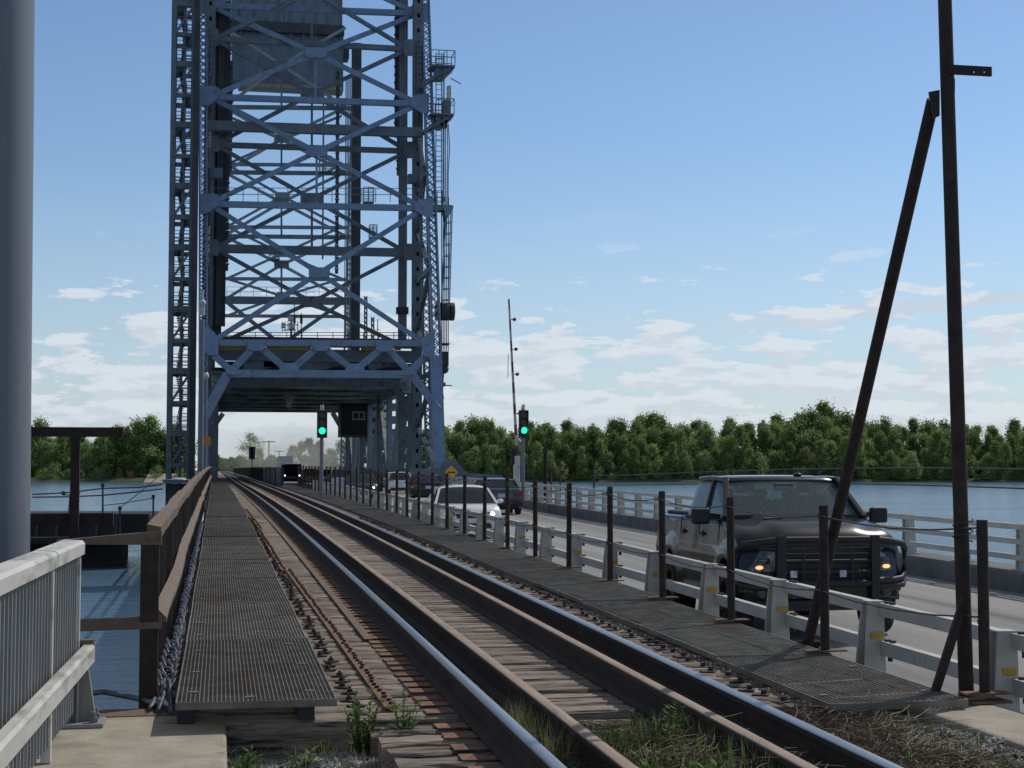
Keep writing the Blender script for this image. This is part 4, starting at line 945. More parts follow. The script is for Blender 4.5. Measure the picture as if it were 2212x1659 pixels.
# counterweight
t = thing('counterweight', 'large grey riveted steel counterweight box hanging high in the tower', 'counterweight', at(620, 190, YF + 3))
vb(t, 'lower_block', 500, 742, 74, 174, YF + 2, 2.6, M['weight']); vb(t, 'upper_block', 500, 742, -330, 60, YF + 1.6, 6.5, M['weight'])
vb(t, 'concrete_base', 515, 742, 174, 185, YF + 2.1, 2.4, M['concrete'])
m_ = MB()
for i in range(9):
    p = at(520 + 27 * i, 100, YF + 1.5); m_.box(p.x - .06, p.x + .06, YF + 1.4, YF + 1.6, at(0, 60, YF).z, at(0, -300, YF).z)
m_.build('stiffener', M['steel_grey'], t)
vb(t, 'flange', 498, 744, 55, 63, YF + 1.2, .4, M['steel_dark'])
m_ = MB()
for x in (530, 577, 640, 690, 735): 
    p = at(x, 70, YF + 3); m_.box(p.x - 1.0, p.x + 1.0, YF + 3, YF + 5, at(0, 80, YF + 2).z, at(0, 58, YF + 2).z)
m_.build('hanger_block', M['steel_dark'], t)

# lift span between the towers
SPN = thing('lift_span', 'weathered grey lift span crossing between the two towers with dark underside', 'bridge span', (6.5, YB + 1, zd(YB)))
Y0, Y1 = YB + 1.6, YF - 1.5
zn = at(680, 838, Y0).z; zf = at(620, 891, Y1).z; zc = (zn + zf) / 2
print('span z', zn, zf)
UN = M['span_under']
m_ = MB(); m_.box(XL + .2, XR - .2, Y0, Y1, zc + 1.25, zc + 1.45); m_.build('roof_plate', M['steel_dark'], SPN)
nb = 7
for i in range(nb):
    y = Y0 + (Y1 - Y0) * i / (nb - 1); m_ = MB(); hh = .75 if i in (0, nb - 1) else .6
    m_.box(XL + .3, XR - .3, y - .25, y + .25, zc, zc + .14); m_.box(XL + .3, XR - .3, y - .02, y + .02, zc + .14, zc + hh + .3); m_.box(XL + .3, XR - .3, y - .25, y + .25, zc + hh + .3, zc + hh + .42)
    m_.build('cross_beam', UN, SPN)
for i in range(nb - 1):
    ya, yb2 = Y0 + (Y1 - Y0) * i / (nb - 1), Y0 + (Y1 - Y0) * (i + 1) / (nb - 1)
    for xa, xc in ((XL + .4, XR - .4), (XR - .4, XL + .4)):
        m_ = MB(); m_.bar((xa, ya, zc + .3), (xc, yb2, zc + .31), .35, .3); m_.build('lateral_brace', UN, SPN)
for x in (XL + 3.5, XL + 7, XL + 10.5):
    m_ = MB(); m_.bar((x, Y0, zc + .75), (x, Y1, zc + .75), .3, .5); m_.build('stringer', UN, SPN)
m_ = MB(); m_.box(XL + .2, XL + .9, Y0, Y1, zc - .3, zc + 1.2); m_.build('top_chord', UN, SPN)
m_ = MB(); m_.box(XR - .9, XR - .2, Y0, Y1, zc - .3, zc + 1.2); m_.build('top_chord', UN, SPN)
m_ = MB(); m_.prism([at(495, 800, Y0 - .4), at(860, 800, Y0 - .4), at(865, 822, Y0 - .4), at(845, 836, Y0 - .4), at(500, 836, Y0 - .4), at(478, 850, Y0 - .4)], (0, .1, 0))
m_.f = m_.f; m_.build('portal_beam', SG, SPN)
for x0, x1 in ((590, 628), (718, 755)): vb(SPN, 'gusset_plate', x0, x1, 814, 832, Y0 - .5, .06, SG)
gus(SPN, [(828, 815), (862, 812), (858, 832), (845, 842), (826, 832)], lambda a, b: at(a, b, Y0 - .5), SG, 0)
m_ = MB(); m_.bar(at(853, 835, Y0 - .3), at(887, 900, Y0 - .3), .45, .45); m_.build('knee_brace', SG, SPN)
m_ = MB(); m_.prism([at(615, 853, Y0 + 8), at(638, 853, Y0 + 8), at(628, 880, Y0 + 8), at(620, 880, Y0 + 8)], (0, .3, 0)); m_.build('hanging_bracket', UN, SPN)
# trusses at both sides: perforated box members
XT = XR - .55
for s, X in ((1, XT), (0, XL + .35)):
    n = 7
    for i in range(n):
        y = Y0 + .6 + (Y1 - Y0 - 1.2) * i / (n - 1); zb = zd(y) - .3
        m_ = perforated((X, y - .3, zb), (X, y - .3, zc), 1.05, .26, .95); m_.box(X - .55, X - .51, y - .3, y + .3, zb, zc); m_.box(X + .51, X + .55, y - .3, y + .3, zb, zc)
        m_.build('truss_vertical', SF if i % 2 else SG, SPN)
        if i < n - 1:
            y2 = Y0 + .6 + (Y1 - Y0 - 1.2) * (i + 1) / (n - 1); a, b = ((y, zb), (y2, zc)) if i % 2 else ((y, zc), (y2, zb))
            pa, pb2 = (Vector((X, a[0], a[1])), Vector((X, b[0], b[1])))
            m_ = perforated(pa + Vector((0, -.25, 0)), pb2 + Vector((0, -.25, 0)), .7, .24, 1.0, (0, .5, .5)); m_.bar(pa + Vector((.38, 0, 0)), pb2 + Vector((.38, 0, 0)), .04, .5); m_.bar(pa - Vector((.38, 0, 0)), pb2 - Vector((.38, 0, 0)), .04, .5)
            m_.build('truss_diagonal', UN if i % 2 else SF, SPN)
    m_ = MB(); m_.box(X - .4, X + .4, Y0, Y1, zd(YB) - .9, zd(YB) - .1); m_.build('bottom_chord', SG, SPN)

# operator cabin
YC = 138
t = thing('operator_cabin', 'small brown clad operator cabin with white framed window under the span', 'cabin', at(775, 940, YC))
a, b = at(736, 912, YC), at(812, 875, YC); m_ = MB(); m_.box(a.x, b.x, YC, YC + 3.2, at(0, 940, YC).z, b.z); m_.build('wall', M['cabin'], t)
m_ = MB(); m_.box(a.x - .15, b.x + .15, YC - .3, YC + 3.4, b.z, b.z + .15); m_.build('roof', M['steel_dark'], t)
wx0, wx1 = at(761, 900, YC), at(788, 900, YC); z0, z1 = at(0, 908, YC).z, at(0, 887.5, YC).z
z0, z1 = at(760, 907, YC).z, at(760, 889, YC).z
m_ = MB(); f = .1
m_.box(wx0.x, wx1.x, YC - .06, YC + .02, z0, z0 + f); m_.box(wx0.x, wx1.x, YC - .06, YC + .02, z1 - f, z1)
for x in (wx0.x, (wx0.x + wx1.x - f) / 2, wx1.x - f): m_.box(x, x + f, YC - .06, YC + .02, z0 + f, z1 - f)
k = m_.build('window_frame', M['white_paint'], t)
for x0, x1 in ((wx0.x + f, (wx0.x + wx1.x - f) / 2), ((wx0.x + wx1.x + f) / 2, wx1.x - f)):
    m_ = MB(); m_.box(x0, x1, YC - .02, YC - .005, z0 + f, z1 - f); m_.build('pane', M['window'], k)
m_ = MB(); za = at(760, 939, YC).z; zb2 = at(760, 914, YC).z; m_.box(a.x, b.x + .1, YC - 1.1, YC, za - .1, za)
m_.build('balcony_floor', M['steel_dark'], t)
m_ = MB()
for i in range(15): x = a.x + (b.x - a.x) * i / 14; m_.box(x - .02, x + .02, YC - 1.08, YC - 1.04, za, zb2)
m_.box(a.x, b.x, YC - 1.1, YC - 1.02, zb2 - .06, zb2); m_.build('balcony_railing', M['cabin'], t)

# stair tower on the left
ST = thing('stair_tower', 'narrow grey steel stair tower attached to the left side of the near bridge tower', 'stair tower', (at(392, 1030, 105).x, 105, zd(105)))
xs0, xs1, xs2 = at(371, 500, 104.5).x, at(413, 500, 104.5).x, at(395, 500, 104.5).x
for x, y, w_ in ((xs0, 104, .34), (xs1, 104, .26), (xs0, 107, .28), (xs1, 107, .28), (xs2, 104.3, .2)):
    m_ = MB(); m_.box(x - w_ / 2, x + w_ / 2, y - .14, y + .14, -2.5, ZT); m_.build('column', SG if y < 105 else M['steel_dark'], ST)
lv = 0; zz = at(390, 1010, 104).z
lv_h = (at(390, 0, 104).z - zz) / 15.2
n_ = 0
while zz < ZT - 2:
    m_ = MB(); m_.box(xs0, xs1, 103.9, 104.2, zz, zz + .42 if n_ % 2 else zz + .28); m_.box(xs0, xs1, 106.9, 107.1, zz, zz + .3)
    m_.box(xs0 - .1, xs0 + .75, 104.2, 106.9, zz + .1, zz + .18) if n_ % 2 else m_.box(xs1 - .75, xs1, 104.2, 106.9, zz + .1, zz + .18); m_.build('landing', SG, ST)
    m_ = MB(); ya = 104.6 if n_ % 2 else 106.2; p, q = (Vector((xs0 + .5, ya, zz + .15)), Vector((xs1 - .4, ya, zz + lv_h + .15)))
    if n_ % 2 == 0: p, q = Vector((xs1 - .5, ya, zz + .15)), Vector((xs0 + .4, ya, zz + lv_h + .15))
    for dy in (-.35, .35): m_.bar(p + Vector((0, dy, 0)), q + Vector((0, dy, 0)), .05, .25)
    for i in range(14): c = p.lerp(q, (i + .5) / 14); m_.box(c.x - .11, c.x + .11, c.y - .35, c.y + .35, c.z - .02, c.z + .02)
    m_.build('stair_flight', M['steel_dark'], ST)
    m_ = MB()
    for yy in (103.95, 107.0):
        for hh in (.3, .55, .85, 1.1): m_.bar((xs0, yy, zz + .3 + hh * .95), (xs1, yy, zz + .3 + hh * .95), .045, .045)
        m_.bar((xs2, yy, zz + .1), (xs2, yy, zz + 1.42), .05, .05)
    for dy in (-.35, .35):
        m_.bar(p + Vector((0, dy, .95)), q + Vector((0, dy, .95)), .045, .045); m_.bar(p + Vector((0, dy, .5)), q + Vector((0, dy, .5)), .04, .04)
    m_.build('handrail', SG, ST)
    if n_ % 2 == 0: m_ = MB(); m_.bar((xs0, 103.9, zz), (xs1, 103.9, zz + lv_h), .1, .16); m_.build('diagonal', SG, ST)
    zz += lv_h; n_ += 1
m_ = MB(); xa, xc = at(417, 0, 106).x, at(402, 0, 106).x
for z_ in range(0, int(ZT * 2.2)): m_.box(xc, xa, 106.6, 106.66, z_ * .45, z_ * .45 + .06)
m_.build('ladder_rungs', M['steel_dark'], ST)

# tall masts at the foot of the left leg
t = thing('camera_mast', 'slim grey mast with white camera on top in front of the left tower leg', 'mast', (at(437, 1030, 88).x, 88, zd(88)))
p = at(436.5, 690, 88); m_ = MB(); m_.tube((p.x, 88, .3), p, .17, .15, 14); m_.build('shaft', M['galv_pole'], t, smooth=40)
m_ = MB(); m_.cyl(p + Vector((0, 0, .5)), .16, (0, 0, 1), .5, 12); m_.sph(p + Vector((0, 0, .95)), .22, 12, 8); m_.cyl(p + Vector((0, 0, 1.35)), .08, (0, 0, 1), .7, 8); m_.build('camera', M['white_paint'], t, smooth=40)
t = thing('signal_mast', 'thin grey post beside the left tower leg ending in a small lamp', 'mast', (at(446, 1030, 86).x, 86, zd(86)))
p = at(445.5, 820, 86); m_ = MB(); m_.tube((p.x, 86, .3), p, .09, .08, 10); m_.build('shaft', M['galv_pole'], t, smooth=40)
m_ = MB(); m_.sph(p + Vector((0, 0, .2)), .16, 10, 8, (1, 1, 1.4)); m_.build('lamp', M['galv'], t, smooth=60)
t = thing('warning_sign', 'small orange warning sign fixed on the post by the left tower leg', 'sign', at(447.5, 953, 85.6)); p = at(447.5, 953, 85.7)
m_ = MB(); m_.prism([p + Vector((-.2, 0, -.25)), p + Vector((.2, 0, -.25)), p + Vector((.2, 0, .25)), p + Vector((-.2, 0, .25))], (0, .04, 0)); m_.build('sign_face', M['orange'], t)

# right side ladder, antenna platforms, hoist
def platform(x0, x1, yd, yt, ybr, lab, Y=108.0):
    t = thing('antenna_platform', lab, 'platform', at(x0, yd, Y), 'platforms on the right tower leg'); a, b = at(x0, yd, Y), at(x1, yd, Y)
    m_ = MB(); m_.box(a.x, b.x, Y - .9, Y + .9, a.z - .14, a.z); m_.build('deck', SG, t)
    h = at(x0, yt, Y).z - a.z
    m_ = MB()
    for yy in (Y - .88, Y + .88):
        for f_ in (1, .55): m_.bar((a.x, yy, a.z + h * f_), (b.x, yy, a.z + h * f_), .05, .05)
        for q_ in range(4): xx = a.x + (b.x - a.x) * q_ / 3; m_.bar((xx, yy, a.z), (xx, yy, a.z + h), .055, .055)
    m_.bar((b.x, Y - .88, a.z + h), (b.x, Y + .88, a.z + h), .05, .05); m_.build('guardrail', SG, t)
    m_ = MB(); z1 = at(x0, ybr, Y).z
    for yy in (Y - .7, Y + .7): m_.bar((a.x - .6, yy, z1), (b.x - .3, yy, a.z - .2), .12, .2)
    m_.prism([(a.x + .4, Y - .6, a.z - .15), (b.x, Y - .6, a.z - .15), (b.x - .8, Y - .6, a.z - .95), (a.x + .4, Y - .6, a.z - .95)], (0, 1.2, 0)); m_.build('bracket', M['steel_grey'], t)
    return t, a, b
t, a, b = platform(927, 979, 145, 114, 185, 'topmost railed steel platform sticking out of the right tower leg')
m_ = MB(); m_.bar((b.x - .3, 107.4, a.z - .9), (b.x + .5, 107.4, a.z - 1.3), .06, .06); m_.build('bracket_arm', SG, t)
t, a, b = platform(927, 977, 249, 217, 290, 'antenna platform with pale panel and box, second on the right tower leg')
m_ = MB(); p, q = at(957, 248, 107.6), at(973, 217, 107.6); m_.box(p.x, q.x, 107.4, 108.2, p.z, q.z); m_.build('cabinet', M['weight'], t)
m_ = MB(); p, q = at(966, 216, 107.5), at(974, 186, 107.5); m_.box(p.x, q.x, 107.4, 107.8, p.z, q.z); m_.build('antenna_panel', M['galv'], t)
m_ = MB(); p, q = at(951, 274, 107.6), at(966, 256, 107.6); m_.box(p.x, q.x, 107.4, 108.2, p.z, q.z); m_.build('junction_box', M['steel_grey'], t)
t = thing('caged_ladder', 'thin caged ladder running down outside the right tower leg', 'ladder', at(945, 440, 108))
m_ = MB(); xa, xb2 = at(940, 300, 108).x, at(952, 300, 108).x; zl, zh = at(945, 440, 108).z, at(945, 118, 108).z
for x in (xa, xb2): m_.bar((x, 107.6, zl), (x, 107.6, zh), .06, .06)
z_ = zl
while z_ < zh: m_.bar((xa, 107.6, z_), (xb2, 107.6, z_), .04, .04); z_ += .38
m_.build('ladder', SG, t)
m_ = MB(); z_ = zl
for dx in (0, .35, .7): m_.bar((xb2 + .1, 107.6 - dx, zl), (xb2 + .1, 107.6 - dx, zh), .035, .035)
while z_ < zh: m_.path([(xa, 107.6, z_), (xa, 106.9, z_), (xb2 + .1, 106.9, z_), (xb2 + .1, 107.6, z_)], .03, 4); z_ += 1.5
m_.build('cage', SG, t)
t = thing('power_cables', 'four dark cables hanging down beside the caged ladder on the right', 'cables', at(962, 440, 107.4))
for k, x in enumerate((958, 962, 965.5, 968)):
    p, q = at(x, 445, 107.3), at(x + .4, 268, 107.3); m_ = MB(); m_.path([q, q.lerp(p, .3) + Vector((.05 * (k - 1), 0, 0)), q.lerp(p, .6), p], .035, 5); m_.build('cable', M['wire'], t)
t = thing('hoist_bracket', 'railed steel bracket platform with triangular end plate on the right tower leg', 'platform', at(950, 450, 106))
vb(t, 'beam', 918, 978, 443, 452, 105.2, 1.2, SG); handrail(t, 912, 955, 443, 412, 105.2, 4, SG)
m_ = MB(); m_.prism([at(958, 445, 105.1), at(980, 445, 105.1), at(979, 452, 105.1), at(965, 474, 105.1)], (0, 1.4, 0)); m_.build('end_plate', SB, t)
t = thing('hoist', 'lattice hoist frame with pulley block and weight hanging outside the right leg', 'hoist', at(962, 780, 105.6))
m_ = MB()
for x0, x1 in ((964, 956), (977, 971)):
    for dy in (0, .7): m_.bar(at(x0, 455, 105.3) + Vector((0, dy, 0)), at(x1, 662, 105.3) + Vector((0, dy, 0)), .07, .07)
for k in range(9):
    y = 455 + 24 * k; f_ = k / 8.6
    for dy in (0, .7): m_.bar(at(964 - 8 * f_, y, 105.3) + Vector((0, dy, 0)), at(977 - 6 * f_, y, 105.3) + Vector((0, dy, 0)), .06, .06)
m_.build('lattice_frame', SB, t)
m_ = MB(); p = at(961, 673, 105.6); m_.cyl(p, .65, (1, 0, 0), .55, 20); m_.cyl(p + Vector((.5, 0, 0)), .65, (1, 0, 0), .3, 20); m_.cyl(p - Vector((.5, 0, 0)), .65, (1, 0, 0), .3, 20); m_.build('pulley_block', M['steel_dark'], t, smooth=40)
m_ = MB()
for x in (953.5, 957, 961, 965, 969): m_.tube(at(x, 425, 105.6), at(x + (961 - x) * .1, 762, 105.6), .035, .035, 5)
m_.build('hoist_rope', M['wire'], t)
m_ = MB(); p, q = at(953, 790, 105.4), at(968.5, 760, 105.4); m_.box(p.x, q.x, 105.2, 106.0, p.z, q.z); m_.box(p.x - .05, q.x + .05, 105.1, 106.1, q.z + .5, q.z + .6); m_.sph(at(959, 797, 105.6), .35, 10, 8); m_.build('weight_block', M['steel_dark'], t)
m_ = MB(); m_.path([at(959, 797, 105.6), at(957, 820, 105.6), at(956, 845, 105.6), at(958, 862, 105.6)], .05, 6); m_.build('hook', M['wire'], t)
t = thing('tower_lamp', 'short horizontal lamp arm on the right tower leg', 'lamp', at(955, 832, 101.5)); m_ = MB(); m_.bar(at(950, 832, 101.5), at(976, 833, 101.5), .06, .08); m_.sph(at(958, 830, 101.5), .18, 8, 6); m_.build('arm', SG, t)

# weather instruments on the machinery platform
t = thing('instrument_mast', 'cluster of white boxes and antennas on a mast above the portal', 'instruments', at(627, 733, YB - 2))
Yq = YB - 2
m_ = MB(); m_.bar(at(629, 733, Yq), at(629, 690, Yq), .14, .14); m_.bar(at(608, 702, Yq), at(645, 702, Yq), .06, .06); m_.bar(at(612, 713, Yq), at(640, 713, Yq), .06, .06)
for x in (610, 616, 622, 636, 643): m_.bar(at(x, 716, Yq), at(x, 694, Yq), .05, .05)
m_.build('frame', M['steel_dark'], t)
for x0, x1, y0, y1 in ((622, 634, 684, 693), (608, 616, 698, 708), (624, 637, 698, 711)):
    p, q = at(x0, y1, Yq - .1), at(x1, y0, Yq - .1); m_ = MB(); m_.box(p.x, q.x, Yq - .3, Yq + .2, p.z, q.z); m_.build('instrument_box', M['galv'], t)
for x, y0, lab in ((651, 676, 'tall thin aerial right of the white instrument boxes'), (816, 690, 'thin aerial with cross arms near the right rope bundle'), (636, 655, 'very thin aerial rod above the white instrument boxes')):
    t = thing('aerial', lab, 'aerial', at(x, 733, Yq)); m_ = MB(); m_.bar(at(x, 733, Yq), at(x, y0, Yq), .06, .06); m_.bar(at(x - 6, 712, Yq), at(x + 6, 712, Yq), .03, .03) if x == 816 else m_.cyl(at(x, 690 if x < 700 else 700, Yq), .1, (0, 0, 1), .6, 8); m_.build('rod', M['steel_dark'], t)
for x, y0, lab in ((790, 640, 'slim lattice aerial mast with forked head right of the dark column'), (805, 685, 'short slim lattice mast between dark column and rope bundle')):
    t = thing('lattice_mast', lab, 'mast', at(x, 733, YF)); lattice(at(x, 733, YF), at(x, y0, YF), .35, .35, .5, .05, False).build('lattice', SG, t)

# ------------------------------------------------------------------ vehicles
def lathe(mb, prof, c, axis='x', n=28):                        # prof: (along axis, radius)
    c = Vector(c); o = len(mb.v); k = len(prof)
    for i in range(n):
        t = 2 * math.pi * i / n
        for a, r in prof: mb.v.append(c + (Vector((a, r * math.cos(t), r * math.sin(t))) if axis == 'x' else Vector((r * math.cos(t), r * math.sin(t), a))))
    for i in range(n):
        for j in range(k - 1):
            a = o + i * k + j; b = o + ((i + 1) % n) * k + j; mb.f.append((a, b, b + 1, a + 1))
    return mb
def wheel(par, x, y, r, w, s, rimr=.68, spokes=5):
    m_ = MB(); lathe(m_, [(-w / 2, r * rimr), (-w / 2, r * .93), (-w * .38, r), (w * .38, r), (w / 2, r * .93), (w / 2, r * rimr), (w * .3, r * rimr * .97), (-w * .3, r * rimr * .97), (-w / 2, r * rimr)], (x, y, r))
    wh = m_.build('wheel', M['tyre'], par, smooth=40, local=True)
    m_ = MB(); xo = x + s * w * .32
    m_.cyl((xo - s * .05, y, r), r * rimr * .95, (1, 0, 0), .02, 28); m_.cyl((xo, y, r), r * .16, (1, 0, 0), .06, 12)
    lathe(m_, [(-.03, r * rimr * .88), (-.03, r * rimr), (.03, r * rimr), (.03, r * rimr * .88), (-.03, r * rimr * .88)], (xo, y, r))
    for k in range(spokes):
        a = 2 * math.pi * k / spokes + .3; d = Vector((0, math.cos(a), math.sin(a)))
        m_.bar(Vector((xo, y, r)) + d * r * .1, Vector((xo, y, r)) + d * r * rimr * .92, .03, r * .2, (0, -math.sin(a), math.cos(a)))
    m_.build('rim', M['rim'], wh, smooth=40, local=True)
def arch(cy, cz, r, zb, n=10):
    dz = zb - cz; a0 = math.asin(max(-1, min(1, dz / r)))
    return [(cy - r * math.cos(a0 + (math.pi - 2 * a0) * i / n), cz + r * math.sin(a0 + (math.pi - 2 * a0) * i / n)) for i in range(n + 1)]
def dens(pts, d=.25):
    out = []
    for i in range(len(pts)):
        a, b = pts[i], pts[(i + 1) % len(pts)]; L = math.hypot(b[0] - a[0], b[1] - a[1]); k = max(1, int(L / d))
        out += [(a[0] + (b[0] - a[0]) * j / k, a[1] + (b[1] - a[1]) * j / k) for j in range(k)]
    return out
def shell(sil, us, fn, caps=True):
    mb = MB(); n = len(sil)
    for u in us: mb.v += [Vector(fn(u, y, z)) for y, z in sil]
    for i in range(len(us) - 1):
        for j in range(n): a = i * n + j; b = i * n + (j + 1) % n; mb.f.append((a, b, b + n, a + n))
    if caps: mb.f.append(tuple(range(n))); mb.f.append(tuple((len(us) - 1) * n + j for j in reversed(range(n))))
    return mb
US = [-1, -.992, -.965, -.9, -.75, -.5, -.25, 0, .25, .5, .75, .9, .965, .992, 1]

SQ = 0.62
def car(label, X, Y, facing, p, paint, lamps=True, name='car', cat='car', detail=True):
    Z = zd(Y) + ROAD
    t = thing(name, label, cat, (X, Y, Z), None, 0 if facing == 'to' else math.pi); kz = p.get('size', 1); t.scale = (kz, SQ * kz, kz)
    L, Wd, H = p['L'], p['W'] / 2, p['H']; yf, yr = -L / 2, L / 2; r = p.get('r', .33); fa, ra = yf + p.get('fo', .9), yr - p.get('ro', .95)
    zb = p.get('zb', .22); belt = p['belt']; hz = p['hood']; y0, y1, y2, y3 = [yf + v for v in p['cab']]; dk = p['deck']
    sil = [(yf + .06, zb + .04), (yf + .3, zb)] + arch(fa, r + .02, r + .075, zb) + arch(ra, r + .02, r + .075, zb) + [(yr - .3, zb + .04), (yr - .05, zb + .12), (yr, zb + .35), (yr - .02, dk - .18), (yr - .08, dk - .03), (yr - .2, dk), (y3, dk + .02 if y3 < yr - .3 else dk), (y0 + .15, belt), (y0, belt - .01), (y0 - .3, belt - (belt - hz) * .25), (yf + .55, hz), (yf + .25, hz - .07), (yf + .08, hz - .17), (yf, hz - .3), (yf - .02, zb + .3)]
    sil = dens(sil, .3)
    def fn(u, y, z):
        a = abs(u); k = max(0, (a - .9) / .1)
        yy = y
        if y < yf + .9: yy += .30 * a ** 3 * (1 - (y - yf) / .9)
        if y > yr - .8: yy -= .20 * a ** 3 * (1 - (yr - y) / .8)
        x = u * Wd * (1 - .05 * max(0, (z - .75) / .4) - .05 * max(0, (.45 - z) / .25))
        zz = z
        if z > .62: zz -= .05 * k * k + (.025 * a * a if y < y0 else 0)
        x -= math.copysign(.02 * k * k if z > .6 else 0, u)
        return (x, yy, zz)
    b = shell(sil, US, fn); b.build('body', paint, t, smooth=32, local=True)
    rw = p.get('rw', .77)
    gs = dens([(y0 + .05, belt - .03), (y1, H - .02), (y1 + .25, H), ((y1 + y2) / 2, H + .015), (y2 - .2, H), (y2, H - .03), (y3 - .04, belt - .03)], .3)
    def gf(u, y, z):
        f = (z - belt) / (H - belt); x = u * (Wd - .045) * (1 - (1 - rw) * max(f, 0)); a = abs(u)
        yy = y + (.12 * a * a if y < y1 + .1 else 0) * (1 - max(f, 0) * .5) - (.10 * a * a if y > y2 - .1 else 0)
        return (x, yy, z - .05 * a ** 4 * max(f, 0))
    shell(gs, [-1, -.97, -.8, -.4, 0, .4, .8, .97, 1], gf).build('windows', M['glass'], t, smooth=35, local=True)
    rs = [(y1 - .03, H - .03), (y1 + .02, H - .005), (y1 + .25, H + .012), ((y1 + y2) / 2, H + .03), (y2 - .2, H + .012), (y2 + .03, H - .03), (y2 - .1, H - .06), ((y1 + y2) / 2, H - .06), (y1 + .1, H - .06)]
    def rf(u, y, z):
        q = gf(u, y, z); return (q[0] * 1.015, q[1], q[2])
    shell(dens(rs, .3), [-1, -.97, -.8, -.4, 0, .4, .8, .97, 1], rf).build('roof', paint, t, smooth=40, local=True)
    for s in (-1, 1):
        G = lambda y, z: Vector(gf(s, y, z)) + Vector((s * .012, 0, 0))
        m_ = MB(); m_.bar(G(y0 + .02, belt - .02), G(y1 + .02, H - .04), .06, .08); m_.build('front_pillar', paint, t, local=True)
        m_ = MB(); m_.bar(G(y3 - .06, belt - .02), G(y2 - .02, H - .04), .07, p.get('cp', .16)); m_.build('rear_pillar', paint, t, local=True)
        ym = (y1 + y2) / 2 + .1; m_ = MB(); m_.bar(G(ym, belt - .02), G(ym - .03, H - .04), .03, .09, (0, 1, 0)); m_.build('door_pillar', M['black'], t, local=True)
        m_ = MB(); m_.bar(G(y0 + .1, belt), G(y3 - .1, belt), .02, .03); m_.build('window_trim', M['black'], t, local=True)
        m_ = MB(); m_.sph((s * (Wd + .09), y0 + .42, belt + .06), .12, 10, 8, (.85, .9, .52)); m_.bar((s * (Wd - .06), y0 + .45, belt + .02), (s * (Wd + .05), y0 + .42, belt + .04), .05, .05); m_.build('mirror', paint if p.get('mp', 1) else M['black'], t, smooth=60, local=True)
        for yy in (fa, ra): wheel(t, s * (Wd - .12), yy, r, .22, s)
        # lights
        fy = yf + .30 * .62; m_ = MB(); m_.prism([(s * Wd * .93, yf + .42, hz - .13), (s * Wd * .95, yf + .36, hz - .25), (s * Wd * .52, yf + .015, hz - .30), (s * Wd * .5, yf + .03, hz - .21)], (0, .14, .01)); hl = m_.build('headlight', M['lamp_glass'], t, local=True)
        if lamps and facing == 'to': m_ = MB(); m_.sph((s * Wd * .68, yf + .10, hz - .25), .055, 8, 6, (1, .6, 1)); m_.build('bulb_and_glint', M['lamp_and_glint'], hl, local=True)  # glow serves lit headlights; on the white sedan it imitates a sun glint
        m_ = MB(); z1 = dk - .10 if p.get('tall', 0) == 0 else belt + .15; m_.prism([(s * Wd * .96, yr - .22, z1), (s * Wd * .97, yr - .2, z1 - .2), (s * Wd * .62, yr - .02, z1 - .18), (s * Wd * .62, yr - .04, z1 - .03)], (0, -.1, 0))
        for i_, v_ in enumerate(m_.v): v_.y += .075
        m_.build('tail_light', M['tail'], t, local=True)
        m_ = MB(); m_.box(s * (Wd - .02) - .012, s * (Wd - .02) + .012, -.1, .08, belt - .14, belt - .11); m_.box(s * (Wd - .02) - .012, s * (Wd - .02) + .012, .85, 1.03, belt - .14, belt - .11); m_.build('door_handle', paint, t, local=True)
    m_ = MB(); m_.prism([(-Wd * .48, yf - .012, hz - .24), (Wd * .48, yf - .012, hz - .24), (Wd * .42, yf - .03, hz - .36), (-Wd * .42, yf - .03, hz - .36)], (0, .12, 0)); m_.build('grille', M['black'], t, local=True)
    m_ = MB(); m_.prism([(-Wd * .6, yf - .02, zb + .2), (Wd * .6, yf - .02, zb + .2), (Wd * .66, yf + .03, zb + .07), (-Wd * .66, yf + .03, zb + .07)], (0, .2, 0)); m_.build('air_intake', M['black'], t, local=True)
    m_ = MB(); m_.prism([(-Wd * .8, yr + .004, zb + .22), (Wd * .8, yr + .004, zb + .22), (Wd * .75, yr - .06, zb + .06), (-Wd * .75, yr - .06, zb + .06)], (0, -.2, 0)); m_.build('rear_valance', M['black'], t, local=True)
    pz = p.get('plz', dk - .28); m_ = MB(); m_.box(-.16, .16, yr + .0, yr + .012, pz - .08, pz + .08); m_.build('number_plate', M['plate'], t, local=True)
    m_ = MB(); m_.box(-Wd * .8, Wd * .8, fa - .3, ra + .3, zb - .02, .6); m_.build('underbody', M['black'], t, local=True)
    if p.get('rack'):
        for s in (-1, 1): m_ = MB(); m_.bar((s * Wd * .66, y1 + .5, H + .06), (s * Wd * .66, y2 - .2, H + .06), .04, .05); m_.build('roof_rail', M['black'], t, local=True)
    return t
SEDAN = dict(L=4.6, W=1.8, H=1.43, hood=.92, belt=.95, cab=(1.15, 2.05, 3.2, 4.05), deck=1.0, r=.33, rw=.76)
SEDAN2 = dict(L=4.7, W=1.83, H=1.46, hood=.9, belt=.96, cab=(1.2, 2.0, 3.35, 4.15), deck=1.06, r=.33, rw=.77)
SUV = dict(L=4.6, W=1.86, H=1.72, hood=1.08, belt=1.1, cab=(1.1, 1.75, 4.2, 4.55), deck=1.12, r=.37, rw=.82, zb=.28, tall=1, plz=.85, rack=1)
VAN = dict(L=5.0, W=1.95, H=1.82, hood=1.02, belt=1.08, cab=(.8, 1.6, 4.6, 4.93), deck=1.1, r=.34, rw=.86, tall=1, plz=.8, rack=1)
BIGVAN = dict(L=5.4, W=2.1, H=2.1, hood=1.2, belt=1.25, cab=(.75, 1.3, 5.0, 5.32), deck=1.25, r=.38, rw=.88, zb=.35, tall=1, plz=.8)
def sz(p, k): return dict(p, size=k)
